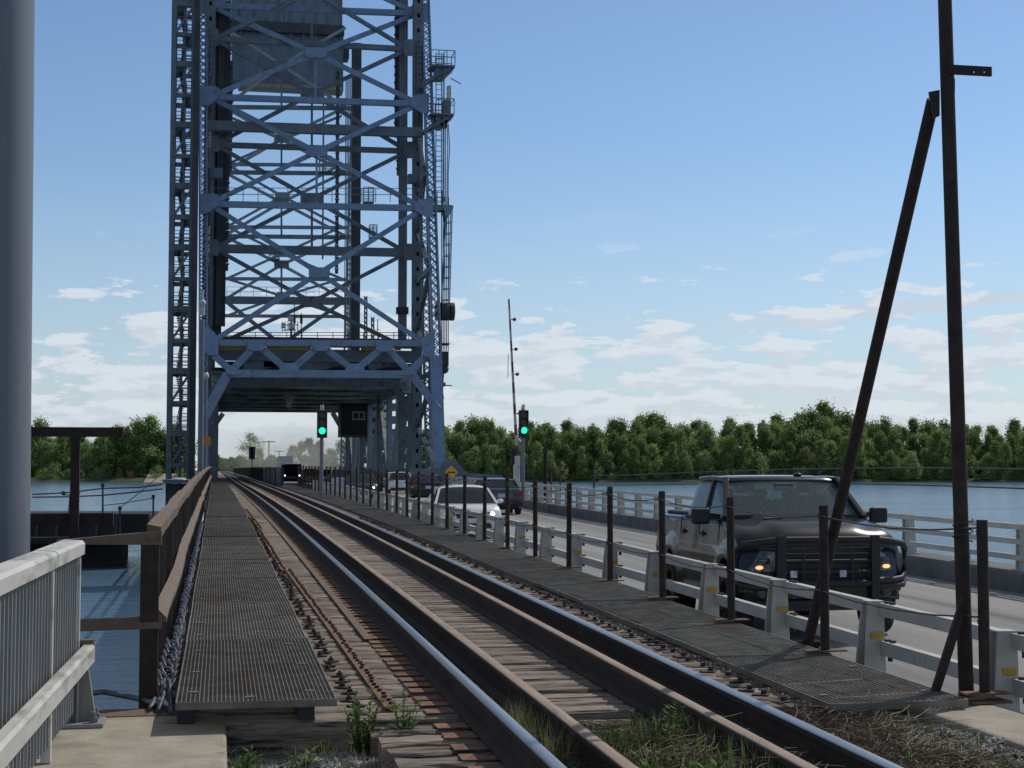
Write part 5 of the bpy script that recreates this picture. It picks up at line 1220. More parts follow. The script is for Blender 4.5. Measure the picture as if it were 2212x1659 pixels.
car('white sedan driving towards the viewer between the fence posts', xat(1016, 38), 39.2, 'to', sz(SEDAN, .93), M['paint_white'], cat='car')
car('dark grey sedan driving away beside the water side railing', xat(1075, 55), 55.5, 'away', sz(SEDAN2, .9), M['paint_darkgrey'], cat='car')
car('black sedan driving away left of the grey sedan, behind the white sedan', xat(921, 74), 74.5, 'away', sz(SEDAN2, .89), M['paint_black'], cat='car')
car('white hatchback van driving away ahead of the black sedan', xat(860, 93), 93, 'away', sz(dict(SUV, rack=0), .78), M['paint_white'], cat='car')
car('dark navy car with bright headlights coming towards the viewer', xat(788, 78), 80, 'to', sz(SEDAN, .9), M['paint_navy'], cat='car')
car('dark suv driving behind the navy car with headlights', xat(801, 100), 100, 'away', sz(SUV, .78), M['paint_black'], cat='car')
car('pale minivan with roof rails coming under the cabin', xat(735, 112), 112, 'away', sz(VAN, .82), M['paint_white'], name='minivan', cat='van')
car('grey blue hatchback between the pale minivan and the maroon one', xat(699, 134), 134, 'away', sz(dict(SUV, rack=0), .82), M['paint_darkgrey'], cat='car')
car('maroon minivan left of the signal pole in the distant queue', xat(671, 143), 143, 'away', sz(VAN, .82), M['paint_red'], lamps=False, name='minivan', cat='van')
car('tall black van with white roof edge and lit headlights facing the viewer', xat(632, 136), 138, 'to', sz(BIGVAN, .91), M['paint_black'], name='van', cat='van')

# semi trailer raising dust
yt = 305; t = thing('truck_trailer', 'pale box trailer driving away in a cloud of dust in the distance', 'truck', (xat(618, yt), yt, zd(yt) + ROAD))
o = ORG[t]; m_ = MB(); m_.box(o.x - 1.3, o.x + 1.3, yt, yt + 14, o.z + 1.1, o.z + 4.0); m_.build('box', M['trailer'], t)
m_ = MB(); m_.box(o.x - 1.2, o.x + 1.2, yt + .1, yt + 13, o.z + .85, o.z + 1.1); m_.box(o.x - 1.2, o.x + 1.2, yt - .02, yt + .05, o.z + .5, o.z + .65); m_.build('chassis', M['black'], t)
for s in (-1, 1):
    for yy in (1.2, 2.5): wheel(t, s * 1.0, yy, .5, .5, s)

# the black pickup
def pickup():
    X, Y = 6.89, 18.05
    t = thing('pickup_truck', 'black crew cab pickup truck with tubular brush guard coming towards the viewer', 'pickup truck', (X, Y, zd(Y) + ROAD)); t.scale = (1.0, 0.60, 0.97)
    P = M['paint_black']; hw = 1.0; r = .41; fa, ra = -1.86, 1.74
    def B(mb, nm, mat, par=t, smooth=None, bevel=0): return mb.build(nm, mat, par, smooth=smooth, local=True, bevel=bevel)
    sil = [(-2.78, .52), (-2.5, .46)] + arch(fa, .43, .52, .45, 14) + arch(ra, .43, .52, .47, 14) + [(2.6, .6), (2.86, .62), (2.9, .7), (2.9, 1.30), (2.88, 1.39), (2.8, 1.405), (1.18, 1.405), (1.16, 1.40), (1.14, 1.395), (-1.2, 1.395), (-1.33, 1.41), (-1.55, 1.39), (-1.95, 1.345), (-2.35, 1.285), (-2.62, 1.205), (-2.76, 1.06), (-2.8, .8), (-2.84, .74), (-2.86, .56)]
    sil = dens(sil, .16)
    def fn(u, y, z):
        a = abs(u); k = max(0, (a - .88) / .12); yy = y
        if y < -2.0: yy += .26 * a ** 3.2 * min(1, (-2.0 - y) / .8)
        if y > 2.6: yy -= .06 * a ** 6
        x = u * hw * (1 - .022 * max(0, (z - .95) / .35) - .03 * max(0, (.62 - z) / .2))
        if .75 < z < 1.0: x *= 1.006
        for cy in (fa, ra):                                        # fender flares
            dd = math.hypot(y - cy, z - .43)
            if dd < .78 and z > .4: x *= 1 + .022 * max(0, 1 - abs(dd - .58) / .2)
        zz = z
        if z > 1.0: zz -= .055 * k * k * min(1, (z - 1.0) / .25)
        if y < -.95 and z > 1.02:                                    # hood centre bulge
            b_ = min(1, (-.95 - y) / .25) * min(1, max(0, (y + 2.75) / .5)); zz += .05 * b_ * (1 / (1 + math.exp((a - .56) / .035))) - .03 * b_ * max(0, a - .6)
        return (x, yy, zz)
    us = [-1, -.993, -.97, -.92, -.84, -.76, -.68, -.62, -.58, -.54, -.5, -.42, -.28, -.14, 0]; us = us + [-v for v in reversed(us[:-1])]
    bd = shell(sil, us, fn, False)
    def span(y):
        zs = []
        for i in range(len(sil)):
            (ya, za), (yb, zb2) = sil[i], sil[(i + 1) % len(sil)]
            if (ya - y) * (yb - y) <= 0 and abs(ya - yb) > 1e-6: zs.append(za + (zb2 - za) * (y - ya) / (yb - ya))
        return (min(zs), max(zs))
    for sg in (-1, 1):
        o_ = len(bd.v); ny_, nz_ = 96, 12
        for i in range(ny_ + 1):
            y_ = -2.855 + (2.895 + 2.855) * i / ny_; z0_, z1_ = span(y_)
            for j in range(nz_ + 1):
                z_ = z0_ + (z1_ - z0_) * j / nz_; q_ = fn(sg, y_, z_); bulge = .006 * math.sin(math.pi * j / nz_) + .006 * math.exp(-((z_ - 1.0) / .05) ** 2)
                bd.v.append(Vector((q_[0] + sg * bulge, q_[1], q_[2])))
        for i in range(ny_):
            for j in range(nz_): a_ = o_ + i * (nz_ + 1) + j; bd.f.append((a_, a_ + 1, a_ + nz_ + 2, a_ + nz_ + 1))
    B(bd, 'body', P, smooth=34)
    hz_ = lambda y: span(y)[1]
    sx = lambda y, z: fn(1, y, z)[0]
    # tonneau, bed and door seams
    m_ = MB(); m_.box(-.86, .86, 1.22, 2.8, 1.402, 1.445); B(m_, 'bed_cover', M['black'], bevel=.02)
    for s in (-1, 1):
        for y_, z0, z1 in ((1.12, .95, 1.39), (-.14, .5, 1.38), (-1.36, .95, 1.36)):
            m_ = MB()
            for q in range(8):
                za, zb_ = z0 + (z1 - z0) * q / 8, z0 + (z1 - z0) * (q + 1) / 8; m_.bar((s * (sx(y_, za) - .004), y_, za), (s * (sx(y_, zb_) - .004), y_, zb_), .014, .012)
            B(m_, 'panel_gap', M['black'])
        for y_ in (.78, -.48):
            m_ = MB(); xh = sx(y_, 1.17); m_.box(s * (xh + .015) - .012, s * (xh + .015) + .012, y_, y_ + .22, 1.18, 1.215); m_.sph((s * (xh - .005), y_ + .11, 1.195), .07, 12, 8, (.25, 1.2, .7)); B(m_, 'door_handle', M['black'], smooth=50)
        m_ = MB(); m_.tube((s * .98, fa + .7, .43), (s * .98, ra - .75, .43), .045, .045, 10); B(m_, 'side_step', M['black'], smooth=50)
        for yy in (fa, ra):
            wheel(t, s * .88, yy, r, .30, s, .62, 5)
            m_ = MB(); pts = [(s * (hw + .005), yy - .53 * math.cos(a_), .43 + .53 * math.sin(a_)) for a_ in [i * math.pi / 16 for i in range(17)]]; m_.path(pts, .028, 6); B(m_, 'arch_trim', P, smooth=60)
        for yy in (fa, ra): m_ = MB(); m_.cyl((s * .7, yy, .70), .40, (1, 0, 0), .3, 20); B(m_, 'wheel_well', M['black'])
    m_ = MB(); m_.box(-.7, .7, -2.4, 2.7, .36, .7); B(m_, 'chassis', M['black'])
    # cab: roof, pillars and real glass
    before = set(t.children)
    belt, H = 1.395, 1.93
    A0, A1, C1, C0 = (.89, -1.06, belt), (.725, -.30, H - .045), (.73, 1.27, H - .05), (.86, 1.42, belt)
    def roof(u, y, z): a = abs(u); return (u * .765, y + .07 * a * a * (1 if y < 0 else -.6), z - .012 * a * a - .07 * max(0, (a - .8) / .2) ** 2)
    rs = dens([(-.36, H - .055), (-.33, H - .03), (-.1, H - .005), (.45, H + .008), (1.05, H), (1.29, H - .03), (1.33, H - .06), (1.25, H - .085), (.5, H - .06), (-.28, H - .085)], .2)
    B(shell(rs, [-1, -.97, -.92, -.85, -.7, -.45, -.2, 0, .2, .45, .7, .85, .92, .97, 1], roof), 'roof', P, smooth=40)
    m_ = MB(); m_.sph((.28, -.02, H + .012), .06, 12, 8, (1, 1.4, .45)); B(m_, 'roof_antenna', P, smooth=60)
    for s in (-1, 1):
        V = lambda q: Vector((s * q[0], q[1], q[2]))
        m_ = MB(); m_.bar(V(A0), V(A1), .085, .075, (s, 0, 0)); B(m_, 'front_pillar', P, bevel=.015)
        m_ = MB(); m_.bar(V(A1), V((.75, .5, H - .03)), .07, .06); m_.bar(V((.75, .5, H - .03)), V(C1), .07, .06); B(m_, 'roof_rail', P, bevel=.015)
        m_ = MB(); m_.bar(V((.90, .16, belt)), V((.75, .24, H - .05)), .05, .10, (0, 1, 0)); B(m_, 'door_pillar', M['black'])
        m_ = MB(); m_.prism([V((.895, 1.38, belt)), V((.895, 1.19, belt)), V((.755, 1.03, H - .07)), V((.74, 1.31, H - .05))], (-s * .05, 0, 0)); B(m_, 'rear_pillar', P, bevel=.01)
        m_ = MB(); m_.prism([V((.89, -.98, belt)), V((.895, .12, belt)), V((.755, .20, H - .07)), V((.735, -.27, H - .07))], (-s * .008, 0, 0)); B(m_, 'front_door_window', M['glass_clear'])
        m_ = MB(); m_.prism([V((.895, .20, belt)), V((.895, 1.23, belt)), V((.755, 1.05, H - .07)), V((.755, .28, H - .07))], (-s * .008, 0, 0)); B(m_, 'rear_door_window', M['glass_clear'])
        m_ = MB(); m_.bar(V((.91, -.98, belt)), V((.915, 1.38, belt)), .025, .03); B(m_, 'window_trim', M['black'])
        # towing mirrors
        m_ = MB(); m_.box(s * 1.15 - .11, s * 1.15 + .11, -.86, -.70, 1.33, 1.53); mo = B(m_, 'mirror', M['black'], bevel=.035)
        m_ = MB(); m_.bar((s * .9, -.72, 1.42), (s * 1.05, -.76, 1.44), .08, .06); m_.build('mirror_arm', M['black'], mo, local=True)
        m_ = MB(); m_.box(s * 1.15 - .09, s * 1.15 + .09, -.698, -.692, 1.35, 1.51); m_.build('mirror_glass', M['chrome'], mo, local=True)
    ws = MB(); n = 12; rows = []
    for j in range(5):
        f = j / 4; row = []
        for i in range(n + 1):
            u = -1 + 2 * i / n; x = u * (.87 + (.71 - .87) * f); y = -1.09 + (-.33 + 1.09) * f + .12 * u * u; z = belt + .0 + (H - .05 - belt) * f; row.append(Vector((x, y, z)))
        rows.append(row); ws.v += row
    for j in range(4):
        for i in range(n): a_ = j * (n + 1) + i; ws.f.append((a_, a_ + 1, a_ + n + 2, a_ + n + 1))
    B(ws, 'windscreen', M['glass_clear'], smooth=60)
    m_ = MB(); m_.prism([(-.84, 1.42, belt), (.84, 1.42, belt), (.71, 1.30, H - .07), (-.71, 1.30, H - .07)], (0, -.008, 0)); B(m_, 'rear_window', M['glass_clear'])
    m_ = MB(); m_.box(-.86, .86, -1.0, -.62, belt - .02, belt + .05); m_.sph((-.02, -.78, belt + .05), .2, 12, 6, (2.6, .8, .3)); B(m_, 'dashboard', M['black'])
    for x in (-.42, .42):
        m_ = MB(); m_.box(x - .26, x + .26, -.05, .12, belt - .1, belt + .28); m_.box(x - .13, x + .13, -.02, .1, belt + .31, belt + .46); B(m_, 'seat', M['seat'], bevel=.05)
    m_ = MB(); m_.box(-.75, .75, 1.0, 1.16, belt - .05, belt + .22); 
    for x in (-.45, 0, .45): m_.box(x - .12, x + .12, 1.02, 1.14, belt + .22, belt + .36)
    B(m_, 'rear_seat', M['seat'], bevel=.04)
    m_ = MB(); lathe(m_, [(-.02, .17), (0, .19), (.02, .17), (0, .155), (-.02, .17)], (.42, -.45, belt + .08), 'x', 20); 
    for v in m_.v: d_ = v - Vector((.42, -.45, belt + .08)); v.x, v.y = .42 + d_.y, -.45 + d_.x - d_.z * .4
    B(m_, 'steering_wheel', M['black'])
    m_ = MB(); m_.box(-.13, .13, -.44, -.38, H - .19, H - .10); B(m_, 'inside_mirror', M['black'], bevel=.015)
    for x0, x1, ya in ((-.75, -.05, -1.12), (.1, .68, -1.12)):
        m_ = MB(); m_.path([(x0, ya + .1 * abs(x0), belt + .02), ((x0 + x1) / 2, ya - .0, belt + .03), (x1, ya + .05, belt + .035)], .011, 5); B(m_, 'wiper', M['black'])
    for o_ in set(t.children) - before: o_.data.transform(Matrix.Translation((0, -.28, 0)))
    for o_ in set(t.children) - before:
        for g_ in o_.children: g_.data.transform(Matrix.Translation((0, -.28, 0)))
    for s in (-1, 1):
        m_ = MB(); q = []
        for u_, y_ in ((.52, -1.72), (.30, -1.74), (.30, -1.86), (.52, -1.84)): p_ = Vector(fn(s * u_, y_, hz_(y_))); q.append(p_ + Vector((0, 0, .004)))
        m_.prism(q, (0, 0, .012)); B(m_, 'bonnet_vent', M['black'])
    # face: grille, lamps, bumper
    m_ = MB(); m_.prism([(-.56, -2.80, 1.08), (.56, -2.80, 1.08), (.52, -2.86, .70), (-.52, -2.86, .70)], (0, .08, 0)); gr = B(m_, 'grille', M['black'])
    m_ = MB(); m_.box(-.05, .05, -2.875, -2.85, .7, 1.03); m_.box(-.54, .54, -2.875, -2.85, .84, .90)
    for z in (.73, .77, .81, .93, .97, 1.01): m_.box(-.53, .53, -2.868, -2.85, z - .006, z + .006)
    m_.build('grille_bars', M['black'], gr, local=True, bevel=.004)
    for s in (-1, 1):
        m_ = MB(); m_.prism([(s * .60, -2.80, 1.05), (s * .60, -2.81, .79), (s * .93, -2.60, .79), (s * .955, -2.48, 1.05)], (0, .1, 0)); hl = B(m_, 'headlight', M['lamp_glass'], bevel=.01)
        m_ = MB(); m_.prism([(s * .585, -2.81, 1.075), (s * .585, -2.82, 1.05), (s * .97, -2.47, 1.05), (s * .97, -2.46, 1.075)], (0, .1, 0)); m_.build('lamp_surround', M['black'], hl, local=True)
        m_ = MB(); m_.sph((s * .78, -2.735, .85), .032, 12, 8, (1.5, .5, .75)); m_.build('lit_bulb', M['lamp_on'], hl, local=True)
        m_ = MB(); m_.sph((s * .72, -2.755, .93), .06, 12, 8, (1.5, .4, .7)); m_.build('reflector', M['lamp_glass'], hl, smooth=60, local=True)
        m_ = MB(); m_.sph((s * .75, -2.77, .56), .085, 12, 8, (1, .5, .9)); B(m_, 'fog_lamp', M['lamp_glass'], smooth=60)
    m_ = MB(); m_.prism([(-.95, -2.62, .70), (-.6, -2.90, .72), (.6, -2.90, .72), (.95, -2.62, .70), (.92, -2.45, .70), (-.92, -2.45, .70)], (0, 0, -.24)); B(m_, 'front_bumper', P, bevel=.03)
    m_ = MB(); m_.prism([(-.88, -2.6, .46), (-.5, -2.82, .46), (.5, -2.82, .46), (.88, -2.6, .46), (.85, -2.4, .46), (-.85, -2.4, .46)], (0, 0, -.12)); B(m_, 'air_dam', M['black'])
    # brush guard
    g = MB()
    for s in (-1, 1):
        g.box(s * .57 - .05, s * .57 + .05, -3.03, -2.93, .42, 1.23)
        loop = [(s * .57, -2.98, 1.15), (s * .75, -2.94, 1.13), (s * .98, -2.76, 1.09), (s * 1.04, -2.62, 1.02), (s * 1.04, -2.6, .78), (s * .98, -2.70, .70), (s * .8, -2.9, .69), (s * .57, -2.98, .69)]
        g.path([(a_, b_, c_ + .03 * (c_ > .9)) for a_, b_, c_ in loop], .042, 8); g.path([(s * .57, -2.98, .62), (s * .8, -2.91, .62), (s * .98, -2.74, .63), (s * 1.03, -2.62, .68)], .036, 8)
    for z in (1.18, .66): g.tube((-.57, -2.98, z), (.57, -2.98, z), .04, .04, 8)
    for z in (.80, .93): g.tube((-.57, -2.98, z), (.57, -2.98, z), .02, .02, 8)
    for x in (-.3, 0, .3): g.tube((x, -2.975, .66), (x, -2.975, 1.08), .014, .014, 8)
    B(g, 'brush_guard', M['black'], smooth=50)
    m_ = MB(); m_.box(.13, .21, -3.02, -3.0, .74, .82); m_.box(-.47, -.39, -3.02, -3.0, .74, .82); B(m_, 'small_lamps', M['plate'])
pickup()

# ------------------------------------------------------------------ traffic signals, barrier, signs
def signal(px, ptop, pbot, Y, zbase, lab):
    x = xat(px, Y); t = thing('traffic_signal', lab, 'traffic light', (x, Y, zbase)); a, b = at(px, pbot, Y), at(px, ptop, Y); hh = b.z - a.z; w_ = .19
    m_ = MB(); m_.tube((x, Y + .12, zbase), (x, Y + .12, b.z + .12), .07, .07, 12); m_.build('pole', M['galv_pole'], t, smooth=40)
    m_ = MB(); m_.box(x - w_, x + w_, Y - .1, Y + .06, a.z, b.z); hs = m_.build('housing', M['black'], t, bevel=.03)
    for k in range(3):
        zc_ = b.z - hh * (.17 + .285 * k) + (0 if k else 0); r = .125
        m_ = MB(); m_.cyl((x, Y - .11, zc_), r, (0, 1, 0), .02, 24); m_.build('lens', M['green_on'] if k == 2 else M['lens_off'], hs)
        if k < 2 or True:
            m_ = MB(); n = 12; 
            for i in range(n):
                a0, a1 = math.pi * (-.1 + 1.2 * i / n), math.pi * (-.1 + 1.2 * (i + 1) / n)
                m_.add([(x + (r + .02) * math.cos(a0), Y - .1, zc_ + (r + .02) * math.sin(a0)), (x + (r + .02) * math.cos(a1), Y - .1, zc_ + (r + .02) * math.sin(a1)), (x + (r + .02) * math.cos(a1), Y - .30, zc_ + (r + .02) * math.sin(a1)), (x + (r + .02) * math.cos(a0), Y - .30, zc_ + (r + .02) * math.sin(a0))], [(0, 1, 2, 3)])
            m_.build('visor', M['black'], hs)
    m_ = MB(); m_.cyl((x, Y + .05, b.z + .12), .07, (0, 0, 1), .2, 12); m_.build('pole_cap', M['galv'], t)
signal(695, 887, 946, 56.5, zd(56.5) + .1, 'green traffic light on grey pole at the edge of the right grating walkway')
signal(1131, 886, 945, 57, zd(57) - .1, 'green traffic light on grey pole beside the striped barrier arm')
YG = 60; t = thing('barrier_gate', 'raised red and white striped barrier arm with lamps by the water side', 'barrier', (xat(1118, YG), YG, zd(YG) - .1))
pa, pz_ = at(1117, 985, YG), at(1099, 646, YG)
n = 15
for k in range(n):
    p, q = pa.lerp(pz_, k / n), pa.lerp(pz_, (k + 1) / n); w0 = .12 - .06 * k / n; m_ = MB(); m_.bar(p, q, .05, w0, (1, 0, 0)); m_.build('arm_stripe', M['red_paint'] if k % 2 == 0 else M['white_paint'], t)
for f_ in (.27, .52, .68, .87):
    c_ = pa.lerp(pz_, f_); m_ = MB(); m_.cyl(c_ + Vector((.19, 0, 0)), .07, (0, 1, 0), .1, 12); m_.bar(c_, c_ + Vector((.19, 0, 0)), .03, .03); m_.build('arm_lamp', M['red_paint'], t)
m_ = MB(); b_ = at(1117, 1035, YG); m_.box(b_.x - .13, b_.x + .1, YG - .15, YG + .15, zd(YG) - .1, at(1117, 985, YG).z); m_.build('cabinet', M['galv'], t, bevel=.02)
m_ = MB(); p = at(1110, 985, YG); m_.box(p.x - .12, p.x + .1, YG - .12, YG - .05, p.z - .35, p.z + .3); m_.build('pivot_bracket', M['black'], t)
m_ = MB(); p = at(1096.5, 775, YG); m_.bar(at(1098, 765, YG), at(1097, 815, YG), .02, .04); m_.build('truss_rod', M['galv_pole'], t)
YS = 93; c_ = at(975, 1020, YS); t = thing('bump_sign', 'yellow diamond bump warning sign in front of the right tower leg', 'road sign', (c_.x, YS, zd(YS) + ROAD)); h_ = .43
m_ = MB(); m_.prism([c_ + Vector((0, 0, -h_)), c_ + Vector((h_, 0, 0)), c_ + Vector((0, 0, h_)), c_ + Vector((-h_, 0, 0))], (0, .03, 0)); fc = m_.build('sign_face', M['sign_yellow'], t)
m_ = MB(); pts = [(-.27, -.045), (.27, -.045)] + [(x / 140, .0 + .05 * abs(math.sin(math.pi * (x + 33) / 33)) ) for x in range(33, -34, -3)]
m_.prism([c_ + Vector((x, -.012, z)) for x, z in pts], (0, .01, 0)); m_.build('bump_symbol', M['black'], fc)
m_ = MB(); m_.tube((c_.x, YS + .06, zd(YS) + ROAD), (c_.x, YS + .06, c_.z + .5), .04, .04, 8); m_.build('post', M['galv_pole'], t)
t = thing('parapet_plate', 'grey triangular steel parapet plate behind the yellow diamond sign', 'parapet', at(975, 1030, 97.5))
m_ = MB(); m_.prism([at(948, 1040, 97.5), at(958, 996, 97.5), at(984, 994, 97.5), at(1010, 1022, 97.5), at(1085, 1026, 97.5), at(1085, 1040, 97.5)], (0, .3, 0)); m_.build('plate', SG, t)

# dark panels and rusty railing beyond the fence
t = thing('steel_barrier', 'dark corrugated steel panel wall beside the track ahead of the tower', 'barrier wall', D(3.75, 84, 0)); m_ = MB()
zt = zd(84) + 1.16
m_.sweep([(3.85, -.3), (3.95, -.3), (3.95, 1), (3.85, 1)], [(lambda a, b, y=y, f=f: D(a, y, 0) + Vector((0, 0, b * (1.12 * f if b > 0 else 1)))) for y, f in ((84.5, 1), (96, 1), (112, .98), (116, .75))]); m_.build('panel', M['panel_dark'], t)
m_ = MB()
for z in (.25, .55, .85): m_.bar(D(3.84, 84.4, z), D(3.84, 114, z * .95), .05, .07)
for y in (84.5, 92, 100, 108): m_.bar(D(3.83, y, -.2), D(3.83, y, 1.1), .08, .08)
m_.build('stiffening_rib', M['steel_dark'], t)
t = thing('track_railing', 'rusty railing with close balusters right of the track beyond the dark panel', 'railing', D(3.9, 118, 0)); m_ = MB()
Yr_ = ys(118, 330, 3, 1.05)
along(m_, rect(3.86, 3.94, 1.0, 1.1), Yr_); m_.build('top_rail', M['rust_brown'], t)
m_ = MB(); y = 118
while y < 330: m_.bar(D(3.9, y, -.1), D(3.9, y, 1.02), .1, .06); y += .55
tag(m_.build('balusters', M['rust'], t), kind='stuff')
t = thing('track_signal', 'twin dark railway signal heads on a thin post far down the track', 'railway signal', (xat(546, 210), 210, zd(210)))
for x in (542, 547):
    p, q = at(x, 965, 210), at(x, 992, 210); m_ = MB(); m_.box(p.x - .28, p.x + .28, 210, 210.3, q.z, p.z); m_.build('signal_head', M['black'], t)
m_ = MB(); m_.tube((xat(545, 210), 210.2, zd(210) - .3), at(545, 966, 210.2), .1, .1, 8); m_.build('post', M['galv_pole'], t)
for x, y0, Y, lab in ((581, 952, 420, 'distant wooden utility pole with crossarm rising from the far trees'), (603, 973, 520, 'smaller utility pole with crossarm further right in the haze')):
    t = thing('utility_pole', lab, 'utility pole', at(x, 1012, Y)); p = at(x, y0, Y); m_ = MB(); m_.bar((p.x, Y, WATER), p, .3, .3); m_.build('pole', M['bark'], t); m_ = MB(); m_.bar(p + Vector((-1.7, 0, -.3)), p + Vector((1.7, 0, -.3)), .25, .25); m_.build('crossarm', M['bark'], t)
t = thing('equipment_box', 'grey topped dark steel housing at the end of the brown railing by the left leg', 'equipment box', at(385, 1080, 66))
vb(t, 'housing', 357, 425, 1046, 1110, 66, 2.5, M['steel_dark']); vb(t, 'lid', 352, 430, 1036, 1044, 65.6, 3.2, M['steel_grey']); m_ = MB(); m_.sph(at(386, 1036, 66.5), .22, 12, 6, (1.6, 1, .4)); m_.build('white_cover', M['white_paint'], t, smooth=60)

# ------------------------------------------------------------------ pier and poles in the water
t = thing('concrete_pier', 'dark concrete pier standing in the river behind the T frame', 'pier', (-8, 80, WATER))
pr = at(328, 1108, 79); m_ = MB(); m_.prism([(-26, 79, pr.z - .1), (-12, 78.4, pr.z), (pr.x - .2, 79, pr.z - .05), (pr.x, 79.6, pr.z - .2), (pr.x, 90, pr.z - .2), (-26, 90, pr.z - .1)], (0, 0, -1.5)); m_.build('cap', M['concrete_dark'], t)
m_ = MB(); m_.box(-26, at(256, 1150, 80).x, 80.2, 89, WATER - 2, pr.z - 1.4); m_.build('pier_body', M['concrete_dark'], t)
m_ = MB()
for i in range(22): x = -25 + i * .95; m_.box(x, x + .1, 78.3, 78.5, pr.z - 1.4, pr.z - .1)
m_.build('fender_ribs', M['steel_dark'], t)
for x, y0, y1, Y, lab in ((222, 1045, 1110, 78.8, 'tallest thin pole on the dark pier'), (259, 1095, 1160, 78.2, 'short pole with cap at the front of the dark pier'), (331, 1070, 1120, 79.2, 'thin pole at the right end of the dark pier')):
    t = thing('mooring_pole', lab, 'pole', at(x, y1, Y)); m_ = MB(); m_.tube(at(x, y1, Y), at(x, y0, Y), .05, .045, 8); m_.cyl(at(x, y0 + 3, Y), .09, (0, 0, 1), .2, 8); m_.build('pole', M['steel_dark'], t)
m_ = MB(); cs = [[(70, 1068), (150, 1064), (222, 1055), (300, 1053), (352, 1046)], [(70, 1074), (150, 1073), (222, 1070), (300, 1062), (352, 1056)], [(222, 1092), (259, 1088), (331, 1076)], [(259, 1097), (290, 1073), (325, 1045), (360, 1012)]]
for k, c_ in enumerate(cs):
    m_ = MB(); m_.path([at(x, y, 76 if k != 3 else 78) for x, y in c_], .035 if k < 2 else .02, 5); t = thing('mooring_line', ['upper slack dark line over the water behind the T frame', 'lower slack dark line over the water behind the T frame', 'thin line between the poles on the pier', 'slanting stay line rising from the capped pole to the stair tower'][k], 'line', at(*c_[0], 77)); m_.build('line', M['wire'], t)
t = thing('wind_instrument', 'small dark twin cup instrument on the pier beside the T frame', 'instrument', at(152, 1110, 78.9)); m_ = MB(); p = at(152, 1110, 78.9); m_.tube(p, p + Vector((0, 0, 1.0)), .12, .06, 8); m_.bar(p + Vector((-.35, 0, .95)), p + Vector((.35, 0, .95)), .05, .05); m_.sph(p + Vector((-.35, 0, 1.05)), .12, 8, 6); m_.sph(p + Vector((.35, 0, 1.05)), .12, 8, 6); m_.build('frame', M['steel_dark'], t)
for x, y0, y1, Y, r_, lab in ((1178, 975, 1085, 120, .17, 'rusty steel pile with dark cap standing in the water behind the right railing'), (1210, 992, 1085, 125, .07, 'thin pale pole in the water right of the rusty pile'), (1190, 1020, 1085, 118, .09, 'short grey pile right behind the rusty capped pile')):
    t = thing('mooring_pile', lab, 'pile', at(x, y1, Y)); p = at(x, y0, Y); m_ = MB(); m_.tube((p.x, Y, WATER - 1), p, r_, r_ * .95, 10); m_.build('shaft', M['rust'] if r_ > .15 else M['bark'], t, smooth=40)
    if r_ > .15: m_ = MB(); m_.cyl(p, r_ * 1.5, (0, 0, 1), .35, 12); m_.build('cap', M['steel_dark'], t)
t = thing('mooring_pile', 'small grey pole on the water behind the truck side of the railing', 'pile', at(1547, 1062, 60)); m_ = MB(); p = at(1547, 1060, 60); m_.tube((p.x, 60, WATER), p, .06, .06, 8); m_.build('shaft', M['steel_dark'], t)

# ------------------------------------------------------------------ trees
def crown_mesh(seed, h, w, n, mat, leaf=.55, shape='round', low=.12):
    rnd = random.Random(seed); vs = []; fs = []; lobes = []
    for i in range(34 if shape != 'open' else 11):
        f = rnd.random(); z = h * (low + (.93 - low) * f); rad = w * .5 * (math.sin(math.pi * (.12 + .8 * f) ** .8) if shape != 'tall' else (1 - f * .75)) * rnd.uniform(.35, .85)
        a = rnd.random() * 6.283; s = w * (rnd.uniform(.10, .22) if shape != 'open' else rnd.uniform(.16, .3)) * (.8 if shape == 'open' else 1)
        lobes.append((Vector((math.cos(a) * rad, math.sin(a) * rad, z)), s * rnd.uniform(.9, 1.2), s * rnd.uniform(.8, 1.3)))
    lobes.append((Vector((rnd.uniform(-.05, .05) * w, 0, h * .9)), w * .16, h * .12))
    for i in range(n):
        c, s, sz = rnd.choice(lobes); d = Vector((rnd.gauss(0, 1), rnd.gauss(0, 1), rnd.gauss(0, 1))).normalized() * (rnd.random() ** .4)
        p = c + Vector((d.x * s, d.y * s, d.z * sz)) * (1.0 + .30 * rnd.gauss(0, 1))
        if p.z < .15: p.z = .15 + rnd.random() * .5
        nn = (d + Vector((rnd.gauss(0, .6), rnd.gauss(0, .6), rnd.gauss(.35, .6)))).normalized()
        a = nn.orthogonal().normalized(); b = nn.cross(a); t = rnd.random() * 6.283; a, b = a * math.cos(t) + b * math.sin(t), b * math.cos(t) - a * math.sin(t)
        l = leaf * rnd.uniform(.5, 1.25); o = len(vs); vs += [p - a * l * .5, p + b * l * .32, p + a * l * .5, p - b * l * .32]; fs.append((o, o + 1, o + 2, o + 3))
    me = bpy.data.meshes.new('crown'); me.from_pydata(vs, [], fs); me.materials.append(mat); return me
def trunk_mesh(seed, h, w):
    rnd = random.Random(seed); m_ = MB(); m_.path([(0, 0, -.5), (.1, 0, h * .3), (rnd.uniform(-.3, .3), .1, h * .6), (rnd.uniform(-.4, .4), 0, h * .88)], [h * .018, h * .014, h * .009, h * .003], 7)
    for i in range(6):
        z = h * rnd.uniform(.25, .7); a = rnd.random() * 6.283; m_.path([(.08, 0, z), (math.cos(a) * w * .2, math.sin(a) * w * .2, z + h * .1), (math.cos(a) * w * .36, math.sin(a) * w * .36, z + h * .2)], [h * .007, h * .005, h * .002], 5)
    return m_.mesh('trunk', M['bark'], 60)
